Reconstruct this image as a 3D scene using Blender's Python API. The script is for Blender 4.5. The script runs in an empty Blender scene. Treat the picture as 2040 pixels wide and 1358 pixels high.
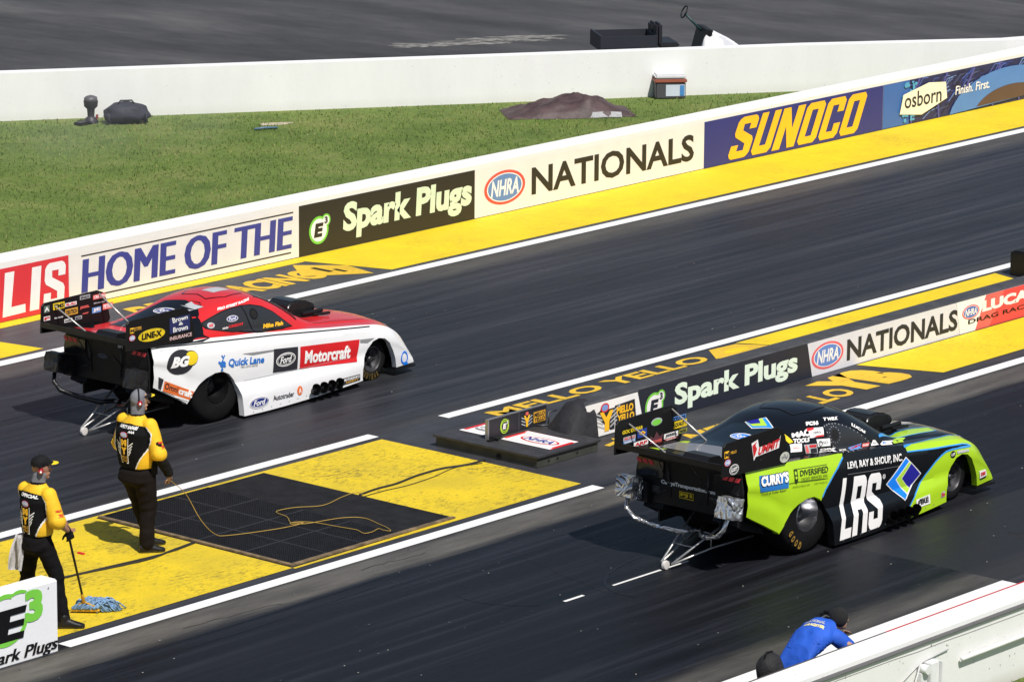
import bpy, bmesh, math, random
from mathutils import Vector, Matrix, noise
from mathutils.bvhtree import BVHTree
from math import radians as R_, sin, cos, pi
random.seed(7)
S = bpy.context.scene
COL = S.collection

# ------------------------------------------------------------------ camera, light, exposure
cam = bpy.data.cameras.new("camera")
camo = bpy.data.objects.new("camera", cam); COL.objects.link(camo)
cam.sensor_width = 36.0; cam.lens = 152.84; cam.clip_start = 1.0; cam.clip_end = 3000
Dv = Vector((0.74128966, 0.633222, -0.22252985)); Rv = Vector((0.65076801, -0.75924088, 0.00736789)); Uv = Rv.cross(Dv)
m = Matrix((Rv, Uv, -Dv)).transposed().to_4x4(); m.translation = Vector((-39.32385, -32.35585, 13.4))
camo.matrix_world = m
S.camera = camo

SUN_EL = 55.0; SUN_DIR = Vector((-0.37, -0.93, 0)).normalized()   # towards the sun
sd = Vector((SUN_DIR.x * cos(R_(SUN_EL)), SUN_DIR.y * cos(R_(SUN_EL)), sin(R_(SUN_EL))))
sun = bpy.data.lights.new("sun", 'SUN'); sun.energy = 4.8; sun.angle = R_(0.5); sun.color = (1.0, 0.955, 0.89)
suno = bpy.data.objects.new("sun", sun); COL.objects.link(suno)
suno.rotation_euler = sd.to_track_quat('Z', 'Y').to_euler(); suno.location = (0, -20, 60)
w = bpy.data.worlds.new("World"); S.world = w; w.use_nodes = True
nt = w.node_tree; bg = nt.nodes['Background']
sky = nt.nodes.new('ShaderNodeTexSky'); sky.sky_type = 'NISHITA'; sky.sun_disc = False
sky.sun_elevation = R_(SUN_EL); sky.sun_rotation = math.atan2(SUN_DIR.x, SUN_DIR.y)
nt.links.new(sky.outputs[0], bg.inputs[0]); bg.inputs[1].default_value = 0.07
S.view_settings.view_transform = 'Standard'; S.view_settings.look = 'None'
S.view_settings.exposure = 0.1; S.view_settings.gamma = 1.0
S.view_settings.use_curve_mapping = False

# ------------------------------------------------------------------ materials
MATS = {}
def srgb(r, g, b):
    f = lambda c: (c / 255 / 12.92) if c / 255 <= .04045 else ((c / 255 + .055) / 1.055) ** 2.4
    return (f(r), f(g), f(b))
def mat(name, col, rough=.6, var=.08, scale=6., metal=0., bump=0., bscale=60., coat=0., spec=.5, emit=None, stretch=None):
    """procedural principled material: colour broken up by noise, optional bump"""
    if name in MATS: return MATS[name]
    M = bpy.data.materials.new(name); M.use_nodes = True; t = M.node_tree; N = t.nodes; L = t.links
    P = N['Principled BSDF']; P.inputs['Roughness'].default_value = rough; P.inputs['Metallic'].default_value = metal
    P.inputs['Specular IOR Level'].default_value = spec
    P.inputs['Coat Weight'].default_value = coat; P.inputs['Coat Roughness'].default_value = .08
    tc = N.new('ShaderNodeTexCoord'); mp = N.new('ShaderNodeMapping'); L.new(tc.outputs['Object'], mp.inputs[0])
    if stretch: mp.inputs['Scale'].default_value = stretch
    n = N.new('ShaderNodeTexNoise'); n.inputs['Scale'].default_value = scale; n.inputs['Detail'].default_value = 6; L.new(mp.outputs[0], n.inputs[0])
    r = N.new('ShaderNodeValToRGB'); L.new(n.outputs[0], r.inputs[0])
    e = r.color_ramp.elements; e[0].position = .3; e[1].position = .7
    e[0].color = (*[c * (1 - var) for c in col], 1); e[1].color = (*[min(1, c * (1 + var)) for c in col], 1)
    L.new(r.outputs[0], P.inputs['Base Color'])
    if bump:
        n2 = N.new('ShaderNodeTexNoise'); n2.inputs['Scale'].default_value = bscale; n2.inputs['Detail'].default_value = 4; L.new(mp.outputs[0], n2.inputs[0])
        b = N.new('ShaderNodeBump'); b.inputs['Strength'].default_value = bump; b.inputs['Distance'].default_value = .02
        L.new(n2.outputs[0], b.inputs['Height']); L.new(b.outputs[0], P.inputs['Normal'])
    MATS[name] = M; return M

class NB:
    """small node-building helper"""
    def __init__(s, name):
        s.M = bpy.data.materials.new(name); s.M.use_nodes = True; s.t = s.M.node_tree; s.P = s.t.nodes['Principled BSDF']; MATS[name] = s.M
    def n(s, typ, **k):
        o = s.t.nodes.new(typ)
        for a, v in k.items(): setattr(o, a, v)
        return o
    def l(s, a, b): s.t.links.new(a, b)
    def noise(s, scale, stretch=(1, 1, 1), detail=6, rough=.6, off=(0, 0, 0), rot=0):
        tc = s.n('ShaderNodeTexCoord'); mp = s.n('ShaderNodeMapping'); mp.inputs['Scale'].default_value = stretch; mp.inputs['Location'].default_value = off
        mp.inputs['Rotation'].default_value = (0, 0, rot)
        s.l(tc.outputs['Object'], mp.inputs[0]); o = s.n('ShaderNodeTexNoise'); o.inputs['Scale'].default_value = scale
        o.inputs['Detail'].default_value = detail; o.inputs['Roughness'].default_value = rough; s.l(mp.outputs[0], o.inputs[0]); return o.outputs[0]
    def ramp(s, v, *st):
        r = s.n('ShaderNodeValToRGB'); s.l(v, r.inputs[0]); e = r.color_ramp.elements
        while len(e) < len(st): e.new(.5)
        for el, (p, c) in zip(e, st):
            el.position = p; el.color = (*c, 1) if isinstance(c, tuple) else (c, c, c, 1)
        return r.outputs[0]
    def mix(s, f, a, b, mode='MIX'):
        o = s.n('ShaderNodeMix', data_type='RGBA', blend_type=mode)
        for i, v in ((0, f), (6, a), (7, b)):
            if isinstance(v, (int, float)): o.inputs[i].default_value = v if i == 0 else (v, v, v, 1)
            elif isinstance(v, tuple): o.inputs[i].default_value = (*v, 1)
            else: s.l(v, o.inputs[i])
        return o.outputs[2]
    def math(s, op, a, b=0.0):
        o = s.n('ShaderNodeMath', operation=op)
        for i, v in ((0, a), (1, b)):
            if isinstance(v, (int, float)): o.inputs[i].default_value = v
            else: s.l(v, o.inputs[i])
        return o.outputs[0]
    def xyz(s):
        tc = s.n('ShaderNodeTexCoord'); x = s.n('ShaderNodeSeparateXYZ'); s.l(tc.outputs['Object'], x.inputs[0]); return x.outputs
    def band(s, v, a, b, soft):
        """1 between a and b with soft edges"""
        m1 = s.n('ShaderNodeMapRange'); m1.inputs['From Min'].default_value = a - soft; m1.inputs['From Max'].default_value = a + soft; s.l(v, m1.inputs[0])
        m2 = s.n('ShaderNodeMapRange'); m2.inputs['From Min'].default_value = b - soft; m2.inputs['From Max'].default_value = b + soft; m2.inputs['To Min'].default_value = 1; m2.inputs['To Max'].default_value = 0; s.l(v, m2.inputs[0])
        return s.math('MULTIPLY', m1.outputs[0], m2.outputs[0])
    def bump(s, h, st=.3, d=.01):
        b = s.n('ShaderNodeBump'); b.inputs['Strength'].default_value = st; b.inputs['Distance'].default_value = d; s.l(h, b.inputs['Height']); s.l(b.outputs[0], s.P.inputs['Normal'])

def asphalt_track():
    s = NB('track_asphalt'); x, y, z = s.xyz()
    st = s.noise(3.2, (.05, 1.6, 1), 8, .62, rot=R_(1.0)); st2 = s.noise(9, (.035, 2.2, 1), 6, .7, (3, 2, 0), rot=R_(-2.2)); blot = s.noise(.55, (.4, 1, 1), 5)
    grain = s.noise(240, detail=3)
    near = s.ramp(st, (.34, (.0035, .0036, .0046)), (.5, (.0075, .0083, .0115)), (.66, (.018, .020, .027)))
    far = s.ramp(st, (.34, (.015, .016, .020)), (.5, (.030, .032, .039)), (.66, (.048, .050, .058)))
    # rubber groove: the near lane is blacker; the far lane greyer
    lane = s.band(y, -6.2, 0, .25); base = s.mix(lane, far, near)
    farup = s.band(y, 3.6, 10, .3)
    downtrack = s.n('ShaderNodeMapRange'); downtrack.inputs['From Min'].default_value = -2; downtrack.inputs['From Max'].default_value = 16; s.l(x, downtrack.inputs[0])
    base = s.mix(s.math('MULTIPLY', farup, s.math('SUBTRACT', 1.0, downtrack.outputs[0])), base, s.mix(.6, near, far))
    # black rubber tracks where the tyres run
    for c, wd in ((-2.1, .5), (-3.8, .5), (5.7, .5), (7.3, .5)):
        b = s.band(y, c - wd, c + wd, .35); b = s.math('MULTIPLY', b, s.ramp(st2, (.38, 0.0), (.62, .55)))
        base = s.mix(b, base, (.008, .008, .010))
    # dusty unrubbered edges beside the lines
    dust_n = s.noise(1.4, (.3, 1.6, 1), 8, .7); dn = s.ramp(dust_n, (.35, (.06, .056, .05)), (.65, (.135, .125, .11)))
    for a, bb, so, stg in ((-.85, -.2, .22, .95), (-6.2, -5.55, .38, .6), (9.25, 10.0, .42, .6), (3.4, 4.0, .15, .15)):
        b = s.band(y, a, bb, so); edge = s.ramp(s.math('ADD', s.math('MULTIPLY', b, .9), s.math('MULTIPLY', s.noise(5, (.12, 1.5, 1), 8, .75), .5)), (.63, 0.0), (.98, 1.0))
        base = s.mix(s.math('MULTIPLY', edge, stg), base, dn)
    # darker strip under the central markings and beyond the start line
    strip = s.band(y, 0, 3.55, .05); base = s.mix(strip, base, s.ramp(s.noise(2.5, (.5, 1, 1)), (.3, (.028, .029, .034)), (.7, (.05, .051, .058))))
    strip2 = s.band(y, 10.05, 11.9, .02); base = s.mix(strip2, base, s.ramp(s.noise(2.5, (.5, 1, 1), off=(5, 0, 0)), (.3, (.05, .052, .058)), (.7, (.075, .077, .083))))
    # crossing patch seam down-track in the near lane
    pr = s.math('MULTIPLY', s.band(x, -.12, 40, .006), s.band(y, -6.14, -4.0, .004)); base = s.mix(s.math('MULTIPLY', pr, .85), base, (.020, .0205, .023))
    # small pale flecks
    fl = s.ramp(s.noise(26, (1, 1, 1), 2), (.735, 0.0), (.76, .7)); base = s.mix(fl, base, (.17, .16, .15))
    g = s.ramp(grain, (.3, .78), (.7, 1.22)); base = s.mix(1.0, base, g, 'MULTIPLY')
    s.l(base, s.P.inputs['Base Color']); s.l(s.ramp(st, (.3, .42), (.7, .62)), s.P.inputs['Roughness']); s.P.inputs['Specular IOR Level'].default_value = .2
    s.bump(s.math('ADD', s.math('MULTIPLY', grain, .6), st), .25, .004)
    return s.M
def asphalt_far():
    s = NB('apron_asphalt'); a = s.noise(.5, (1, .25, 1), 8, .65, rot=R_(35)); c = s.ramp(a, (.32, (.030, .0295, .031)), (.5, (.050, .049, .051)), (.70, (.085, .083, .083)))
    g = s.ramp(s.noise(60, (1, 1, 1), 3), (.3, .85), (.7, 1.15)); c = s.mix(1.0, c, g, 'MULTIPLY')
    blot = s.ramp(s.noise(.35, (1, .5, 1), 6, .7, (3, 9, 0), rot=R_(38)), (.35, .6), (.65, 1.25)); c = s.mix(1.0, c, blot, 'MULTIPLY'); dk = s.ramp(s.noise(1.1, (1, .06, 1), 6, .6, (5, 5, 0), rot=R_(36)), (.60, 0.0), (.70, .7)); c = s.mix(dk, c, (.022, .022, .023))
    crack = s.ramp(s.noise(2.2, (1, .15, 1), 10, .8, (8, 1, 0), rot=R_(42)), (.66, 0.0), (.72, .5)); c = s.mix(crack, c, (.16, .155, .15))
    s.l(c, s.P.inputs['Base Color']); s.P.inputs['Roughness'].default_value = .75; s.bump(s.noise(90, detail=3), .3, .01)
    return s.M
def grass_base():
    s = NB('grass_ground'); a = s.noise(.7, (1, 1, 1), 8, .65); b = s.noise(9, (1, 1, 1), 6, .7, (4, 0, 0))
    c = s.ramp(a, (.3, (.060, .105, .012)), (.5, (.105, .155, .024)), (.72, (.17, .19, .05)))
    c = s.mix(1.0, c, s.ramp(b, (.25, .6), (.75, 1.45)), 'MULTIPLY')
    dirt = s.ramp(s.noise(1.1, detail=9, off=(9, 3, 0)), (.66, 0.0), (.74, .6)); c = s.mix(dirt, c, (.16, .12, .07))
    s.l(c, s.P.inputs['Base Color']); s.P.inputs['Roughness'].default_value = .9; s.bump(b, .8, .04); return s.M
def pad_yellow(name='pad_yellow', wear=1.0, col=(.76, .55, .012)):
    s = NB(name); a = s.noise(2.0, (1, 1, 1), 8, .7); b = s.noise(15, (.55, 1.4, 1), 8, .78, (2, 7, 0), rot=R_(25)); big = s.noise(.9, detail=4, off=(1, 5, 0))
    c = s.ramp(a, (.3, tuple(v * .86 for v in col)), (.7, col))
    msk = s.ramp(s.math('ADD', s.math('MULTIPLY', b, .75), s.math('MULTIPLY', big, .35)), (.56, 0.0), (.68, .85 * wear))
    c = s.mix(msk, c, (.10, .078, .02))
    c = s.mix(s.ramp(s.noise(70, detail=3), (.56, 0.0), (.72, .6 * wear)), c, (.16, .12, .02)); c = s.mix(s.ramp(s.noise(.8, detail=5, off=(7, 2, 0)), (.42, 0.0), (.68, .5 * wear)), c, (.36, .28, .03)); c = s.mix(s.ramp(s.noise(5, (.15, 2.5, 1), 6, .7, (2, 2, 0), rot=R_(12)), (.62, 0.0), (.70, .5 * wear)), c, (.09, .075, .03))
    s.l(c, s.P.inputs['Base Color']); s.P.inputs['Roughness'].default_value = .7; s.bump(s.noise(60, detail=5), .5, .008); return s.M
def line_white():
    s = NB('line_white'); b = s.noise(18, (1, 2, 1), 8, .75)
    c = s.ramp(b, (.3, (.80, .80, .79)), (.62, (.72, .72, .70)), (.74, (.34, .33, .32)))
    s.l(c, s.P.inputs['Base Color']); s.P.inputs['Roughness'].default_value = .65; s.bump(s.noise(80), .3, .005); return s.M
def wall_white(name='wall_white', tint=(.80, .80, .785), dirt=1.0):
    s = NB(name); b = s.noise(1.6, (1, 1, .35), 8, .7); c = s.ramp(b, (.3, tuple(v * .93 for v in tint)), (.7, tint))
    sp = s.ramp(s.noise(20, (1, 1, 1), 3, .5, (3, 3, 1)), (.70, 0.0), (.745, .75 * dirt)); c = s.mix(sp, c, (.20, .18, .16))
    scf = s.ramp(s.noise(3, (.5, 3, 3), 9, .8, (1, 8, 2)), (.64, 0.0), (.75, .4 * dirt)); c = s.mix(scf, c, (.38, .36, .34))
    x, y, z = s.xyz(); low = s.math('MULTIPLY', s.band(z, -.1, .10, .07), .35 * dirt); c = s.mix(low, c, (.42, .38, .31))
    s.l(c, s.P.inputs['Base Color']); s.P.inputs['Roughness'].default_value = .6; s.bump(s.noise(25, detail=6), .25, .006); return s.M
M_track = asphalt_track(); M_apron = asphalt_far(); M_grass = grass_base(); M_pad = pad_yellow(); M_padf = pad_yellow('paint_yellow', .35, (.83, .60, .008)); M_line = line_white(); M_wall = wall_white()
M_wall2 = wall_white('wall_white_far', (.80, .785, .76), .6)
C = lambda n, r, g, b, **k: mat('paint_' + n, srgb(r, g, b), **{**dict(rough=.5, var=.04, scale=3), **k})
K_white = C('white', 236, 234, 232); K_black = C('black', 16, 15, 17, spec=.3); K_navy = C('navy', 38, 44, 92); K_blue = C('blue', 55, 62, 140)
K_red = C('red', 205, 38, 42); K_yel = C('yellow', 250, 205, 20); K_green = C('green', 120, 200, 70); K_grey = C('grey', 130, 130, 132); K_cream = C('cream', 228, 223, 217)
K_lblue = C('light_blue', 90, 140, 200); K_dk = C('charcoal', 40, 40, 46); K_orange = C('orange', 226, 112, 52); K_hblue = C('hot_blue', 20, 120, 225); K_silver = C('silver', 175, 178, 182)
K_text = C('text_black', 44, 40, 34); K_wall_red = C('wall_red', 214, 52, 60); K_wall_blue = C('wall_blue', 62, 66, 140); K_sunoco = C('deep_blue', 48, 52, 118); K_syel = C('sign_yellow', 246, 188, 40)
K_purple = C('purple', 80, 74, 140); K_dpurp = C('dark_violet', 44, 38, 58); K_sky = C('sky_blue', 84, 130, 190); K_brown = C('brown', 92, 70, 62); K_lime = C('lime', 172, 212, 60); K_indigo = C('indigo', 32, 30, 140)
K_paleblue = C('pale_blue', 120, 150, 205); K_gold = C('gold', 214, 160, 50); K_pinkred = C('soft_red', 226, 100, 95)
M_rubber = mat('rubber', (.0055, .0055, .006), .7, .3, 8, bump=.2, bscale=40, spec=.2); M_black = mat('black_plastic', (.008, .008, .009), .5, .2, 10, spec=.3)
M_metal = mat('bare_metal', (.55, .55, .56), .3, .1, 12, metal=1.); M_dmetal = mat('dark_metal', (.06, .06, .065), .45, .2, 12, metal=.6)
def foil():
    s = NB('silver_foil'); n = s.noise(3.2, (1, 1, 1), 1, .5); n.node.inputs['Distortion'].default_value = 1.6
    rdg = s.math('ABSOLUTE', s.math('SUBTRACT', n, .5)); b = s.n('ShaderNodeBump'); b.inputs['Strength'].default_value = 1.0; b.inputs['Distance'].default_value = .12; s.l(rdg, b.inputs['Height']); s.l(b.outputs[0], s.P.inputs['Normal'])
    s.l(s.ramp(n, (.3, (.70, .70, .72)), (.7, (.88, .88, .89))), s.P.inputs['Base Color']); s.P.inputs['Metallic'].default_value = .85; s.P.inputs['Roughness'].default_value = .24; return s.M
M_foil = foil(); M_chrome = mat('polished_rim', (.42, .42, .44), .3, .1, 5, metal=1.)

# ------------------------------------------------------------------ object helpers
def tag(o, label=None, cat=None, group=None, kind=None):
    for k, v in (('label', label), ('category', cat), ('group', group), ('kind', kind)):
        if v: o[k] = v
    return o
def empty(name, loc=(0, 0, 0), rz=0, parent=None):
    o = bpy.data.objects.new(name, None); COL.objects.link(o); o.location = loc; o.rotation_euler = (0, 0, rz); o.empty_display_size = .2
    if parent: o.parent = parent
    return o
def obj(name, bm, mats, parent=None, smooth=None, loc=None, rz=0):
    me = bpy.data.meshes.new(name)
    if isinstance(bm, tuple): me.from_pydata(*bm)
    else: bm.to_mesh(me); bm.free()
    for mm in (mats if isinstance(mats, (list, tuple)) else [mats]): me.materials.append(mm)
    o = bpy.data.objects.new(name, me); COL.objects.link(o)
    if parent: o.parent = parent
    if loc: o.location = loc
    if rz: o.rotation_euler = (0, 0, rz)
    if smooth is not None:
        for p in me.polygons: p.use_smooth = True
        if smooth < 180: me.set_sharp_from_angle(angle=R_(smooth))
    return o
def bx(bm, x0, x1, y0, y1, z0, z1, mi=0, bev=0.0):
    vs = [bm.verts.new(p) for p in ((x0, y0, z0), (x1, y0, z0), (x1, y1, z0), (x0, y1, z0), (x0, y0, z1), (x1, y0, z1), (x1, y1, z1), (x0, y1, z1))]
    fs = [bm.faces.new([vs[i] for i in f]) for f in ((3, 2, 1, 0), (4, 5, 6, 7), (0, 1, 5, 4), (1, 2, 6, 5), (2, 3, 7, 6), (3, 0, 4, 7))]
    for f in fs: f.material_index = mi
    if bev:
        es = set(e for f in fs for e in f.edges)
        r = bmesh.ops.bevel(bm, geom=list(es), offset=bev, segments=2, affect='EDGES')
        for f in r['faces']: f.material_index = mi
    return vs
def box(*a, **k):
    bm = bmesh.new(); bx(bm, *a, **k); return bm
def tube(bm, pts, r, seg=10, mi=0, caps=True):
    """tube through points, r number or list"""
    pts = [Vector(p) for p in pts]; rr = r if isinstance(r, (list, tuple)) else [r] * len(pts); rings = []
    up = Vector((0, 0, 1))
    for i, p in enumerate(pts):
        d = (pts[min(i + 1, len(pts) - 1)] - pts[max(i - 1, 0)]).normalized()
        a = d.cross(up)
        if a.length < .05: a = d.cross(Vector((1, 0, 0)))
        a.normalize(); b = a.cross(d)
        rings.append([bm.verts.new(p + (a * cos(2 * pi * k / seg) + b * sin(2 * pi * k / seg)) * rr[i]) for k in range(seg)])
    for i in range(len(rings) - 1):
        for k in range(seg):
            f = bm.faces.new((rings[i][k], rings[i][(k + 1) % seg], rings[i + 1][(k + 1) % seg], rings[i + 1][k])); f.material_index = mi; f.smooth = True
    if caps:
        f = bm.faces.new(rings[0][::-1]); f.material_index = mi; f = bm.faces.new(rings[-1]); f.material_index = mi
def lathe(bm, prof, axis='Y', c=(0, 0, 0), seg=40, mi=0):
    """prof: list of (radius, along) ; axis Y or Z"""
    rings = []
    for r, a in prof:
        ring = []
        for k in range(seg):
            t = 2 * pi * k / seg; u, v = r * cos(t), r * sin(t)
            p = (u, a, v) if axis == 'Y' else ((u, v, a) if axis == 'Z' else (a, u, v))
            ring.append(bm.verts.new(Vector(p) + Vector(c)))
        rings.append(ring)
    for i in range(len(rings) - 1):
        for k in range(seg):
            f = bm.faces.new((rings[i][k], rings[i][(k + 1) % seg], rings[i + 1][(k + 1) % seg], rings[i + 1][k])); f.material_index = mi; f.smooth = True
def poly_prism(bm, pts, axis, a, b, mi=0):
    """extrude 2D polygon; axis 'Y': pts are (x,z); 'Z': (x,y); 'X': (y,z)"""
    def P(u, v, w): return (u, w, v) if axis == 'Y' else ((u, v, w) if axis == 'Z' else (w, u, v))
    A = [bm.verts.new(P(u, v, a)) for u, v in pts]; B = [bm.verts.new(P(u, v, b)) for u, v in pts]
    n = len(pts); fs = [bm.faces.new(A), bm.faces.new(B[::-1])]
    for i in range(n): fs.append(bm.faces.new((A[i], B[i], B[(i + 1) % n], A[(i + 1) % n])))
    for f in fs: f.material_index = mi
    return fs
def fixn(bm): bmesh.ops.recalc_face_normals(bm, faces=bm.faces); return bm

# ------------------------------------------------------------------ flat artwork (lettering, logos) that is laid on walls, ground or bodywork
_tc = {}
def text2d(s, bold=0.0, shear=0.0, spacing=1.0):
    k = (s, bold, shear, spacing)
    if k in _tc: return _tc[k]
    cu = bpy.data.curves.new('t', 'FONT'); cu.body = s; cu.size = 1; cu.offset = bold; cu.shear = shear; cu.space_character = spacing; cu.fill_mode = 'BOTH' if False else 'FRONT'
    cu.resolution_u = 3
    o = bpy.data.objects.new('t', cu); COL.objects.link(o); dg = bpy.context.evaluated_depsgraph_get(); ev = o.evaluated_get(dg); me = ev.to_mesh()
    V = [(v.co.x, v.co.y) for v in me.vertices]; F = [tuple(p.vertices) for p in me.polygons]; ev.to_mesh_clear()
    bpy.data.objects.remove(o); bpy.data.curves.remove(cu)
    x0 = min(v[0] for v in V); x1 = max(v[0] for v in V); y0 = min(v[1] for v in V); y1 = max(v[1] for v in V)
    V = [((x - x0) / (x1 - x0), (y - y0) / (y1 - y0)) for x, y in V]; _tc[k] = (V, F); return V, F
class Art:
    def __init__(s): s.items = []; s.mats = []
    def mi(s, m):
        if m not in s.mats: s.mats.append(m)
        return s.mats.index(m)
    def add(s, V, F, m, layer): s.items.append((V, F, s.mi(m), layer)); return s
    def quad(s, pts, m, layer=0): return s.add(list(pts), [tuple(range(len(pts)))], m, layer)
    def rect(s, x0, z0, x1, z1, m, layer=0): return s.quad([(x0, z0), (x1, z0), (x1, z1), (x0, z1)], m, layer)
    def ell(s, cx, cz, rx, rz, m, layer=0, n=28, a0=0, a1=360, inner=None, skew=0):
        A = [a0 + (a1 - a0) * i / n for i in range(n + (0 if a1 - a0 == 360 else 1))]
        P = [(cx + rx * cos(R_(a)) + skew * rz * sin(R_(a)), cz + rz * sin(R_(a))) for a in A]
        if inner is None: return s.quad(P, m, layer)
        Q = [(cx + (rx - inner) * cos(R_(a)) + skew * rz * sin(R_(a)), cz + (rz - inner) * sin(R_(a))) for a in A]; k = len(P); F = []
        for i in range(k if a1 - a0 == 360 else k - 1): j = (i + 1) % k; F.append((i, j, k + j, k + i))
        return s.add(P + Q, F, m, layer)
    def text(s, t, x0, z0, x1, z1, m, layer=1, bold=0.02, shear=0., spacing=1., rot=0, corners=None):
        V, F = text2d(t, bold, shear, spacing)
        if corners:   # bottom-left, bottom-right, top-right, top-left
            a, b, c, d = corners
            V = [tuple(a[i] * (1 - u) * (1 - v) + b[i] * u * (1 - v) + c[i] * u * v + d[i] * (1 - u) * v for i in (0, 1)) for u, v in V]
        else: V = [(x0 + (x1 - x0) * u, z0 + (z1 - z0) * v) for u, v in V]
        return s.add(V, F, m, layer)
    def line(s, pts, wd, m, layer=1):
        for (a, b) in zip(pts, pts[1:]):
            dx, dz = b[0] - a[0], b[1] - a[1]; L = math.hypot(dx, dz) or 1; nx, nz = -dz / L * wd / 2, dx / L * wd / 2; ex, ez = dx / L * wd * .3, dz / L * wd * .3
            s.quad([(a[0] - nx - ex, a[1] - nz - ez), (b[0] - nx + ex, b[1] - nz + ez), (b[0] + nx + ex, b[1] + nz + ez), (a[0] + nx - ex, a[1] + nz - ez)], m, layer)
        return s
    def xf(s, f):
        s.items = [([f(*p) for p in V], F, mi, l) for V, F, mi, l in s.items]; return s
    def build(s, name, fmap, parent=None, grid=None, step=.003, smooth=False):
        bm = bmesh.new()
        for i, (V, F, mi, layer) in enumerate(s.items):
            b2 = bmesh.new(); vs = [b2.verts.new((x, y, 0)) for x, y in V]
            for f in F:
                try: nf = b2.faces.new([vs[k] for k in f]); nf.material_index = mi
                except ValueError: pass
            if grid:
                xs = [v[0] for v in V]; ys = [v[1] for v in V]
                for ax, lo, hi in ((0, min(xs), max(xs)), (1, min(ys), max(ys))):
                    k = math.floor(lo / grid) + 1
                    while k * grid < hi:
                        co = [0, 0, 0]; no = [0, 0, 0]; co[ax] = k * grid; no[ax] = 1
                        bmesh.ops.bisect_plane(b2, geom=b2.verts[:] + b2.edges[:] + b2.faces[:], plane_co=co, plane_no=no); k += 1
            mp = {}
            for v in b2.verts:
                p = fmap(v.co.x, v.co.y, (layer + 1) * step + i * .00004)
                mp[v] = bm.verts.new(p) if p is not None else None
            for f in b2.faces:
                q = [mp[v] for v in f.verts]
                if all(t is not None for t in q):
                    try: nf = bm.faces.new(q); nf.material_index = mi; nf.smooth = smooth
                    except ValueError: pass
            b2.free()
        return obj(name, bm, s.mats, parent)
def on_face(Y): return lambda u, v, d: (u, Y - d, v)          # wall face looking towards -Y
def on_top(Z): return lambda u, v, d: (u, v, Z + d)
BLK = {'U': [[(0, 1), (.34, 1), (.34, .2), (.66, .2), (.66, 1), (1, 1), (1, .1), (.86, 0), (.14, 0), (0, .1)]],
 'N': [[(0, 0), (0, 1), (.32, 1), (.66, .46), (.66, 1), (1, 1), (1, 0), (.68, 0), (.34, .54), (.34, 0)]],
 'O': [[(0, .1), (.14, 0), (.5, 0), (.5, .18), (.34, .18), (.34, .82), (.5, .82), (.5, 1), (.14, 1), (0, .9)], [(1, .1), (1, .9), (.86, 1), (.5, 1), (.5, .82), (.66, .82), (.66, .18), (.5, .18), (.5, 0), (.86, 0)]],
 'C': [[(1, .64), (1, .9), (.86, 1), (.14, 1), (0, .9), (0, .1), (.14, 0), (.86, 0), (1, .1), (1, .36), (.66, .36), (.66, .18), (.34, .18), (.34, .82), (.66, .82), (.66, .64)]],
 'S': [[(1, .68), (1, .88), (.92, .96), (.80, 1), (.20, 1), (.08, .96), (0, .88), (0, .62), (.08, .53), (.64, .34), (.66, .18), (.34, .18), (.34, .33), (0, .33), (0, .12), (.08, .04), (.2, 0), (.8, 0), (.92, .04), (1, .12), (1, .40), (.92, .49), (.36, .67), (.34, .82), (.66, .82), (.66, .68)]],
 'L': [[(0, 0), (1, 0), (1, .17), (.38, .17), (.38, 1), (0, 1)]], 'I': [[(0, 0), (1, 0), (1, 1), (0, 1)]],
 'R': [[(0, 0), (.34, 0), (.34, 1), (0, 1)], [(.34, .82), (.66, .82), (.66, .60), (.34, .60), (.34, .42), (.62, .42), (.66, .38), (.66, 0), (1, 0), (1, .40), (.90, .51), (1, .62), (1, .88), (.92, .96), (.80, 1), (.34, 1)]]}
def block(A, word, corners, m_, layer=1, ws=None, gap=.12):
    ws = ws or [1] * len(word); tot = sum(ws) + gap * (len(word) - 1); u0 = 0; a, b, c, d = corners
    for chh, w_ in zip(word, ws):
        for P in BLK[chh]:
            Q = []
            for x, y in P:
                u = (u0 + x * w_) / tot; Q.append(tuple(a[i] * (1 - u) * (1 - y) + b[i] * u * (1 - y) + c[i] * u * y + d[i] * (1 - u) * y for i in (0, 1)))
            A.quad(Q, m_, layer)
        u0 += w_ + gap
def nhra_oval(A, cx, cz, rx, rz, l=1, ring=K_red, fill=K_paleblue, txt=K_white):
    A.ell(cx, cz, rx, rz, ring, l); A.ell(cx, cz, rx * .87, rz * .84, K_white, l + .3); A.ell(cx, cz, rx * .82, rz * .78, fill, l + .6)
    A.text('NHRA', cx - rx * .68, cz - rz * .48, cx + rx * .68, cz + rz * .48, txt, l + 1, .03, .2)
def e3_logo(A, cx, cz, r, l=1, ring=K_green, disc=K_white, e=K_black, three=None):
    A.ell(cx, cz, r, r, ring, l); A.ell(cx + r * .75, cz + r * .62, r * .46, r * .46, ring, l)
    A.ell(cx, cz, r * .82, r * .82, disc, l + .4); A.ell(cx + r * .75, cz + r * .62, r * .33, r * .33, disc, l + .4)
    A.text('E', cx - r * .52, cz - r * .5, cx + r * .48, cz + r * .5, e, l + .8, .06, .15)
    A.text('3', cx + r * .58, cz + r * .38, cx + r * .92, cz + r * .88, three or e, l + .8, .05)

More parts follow.
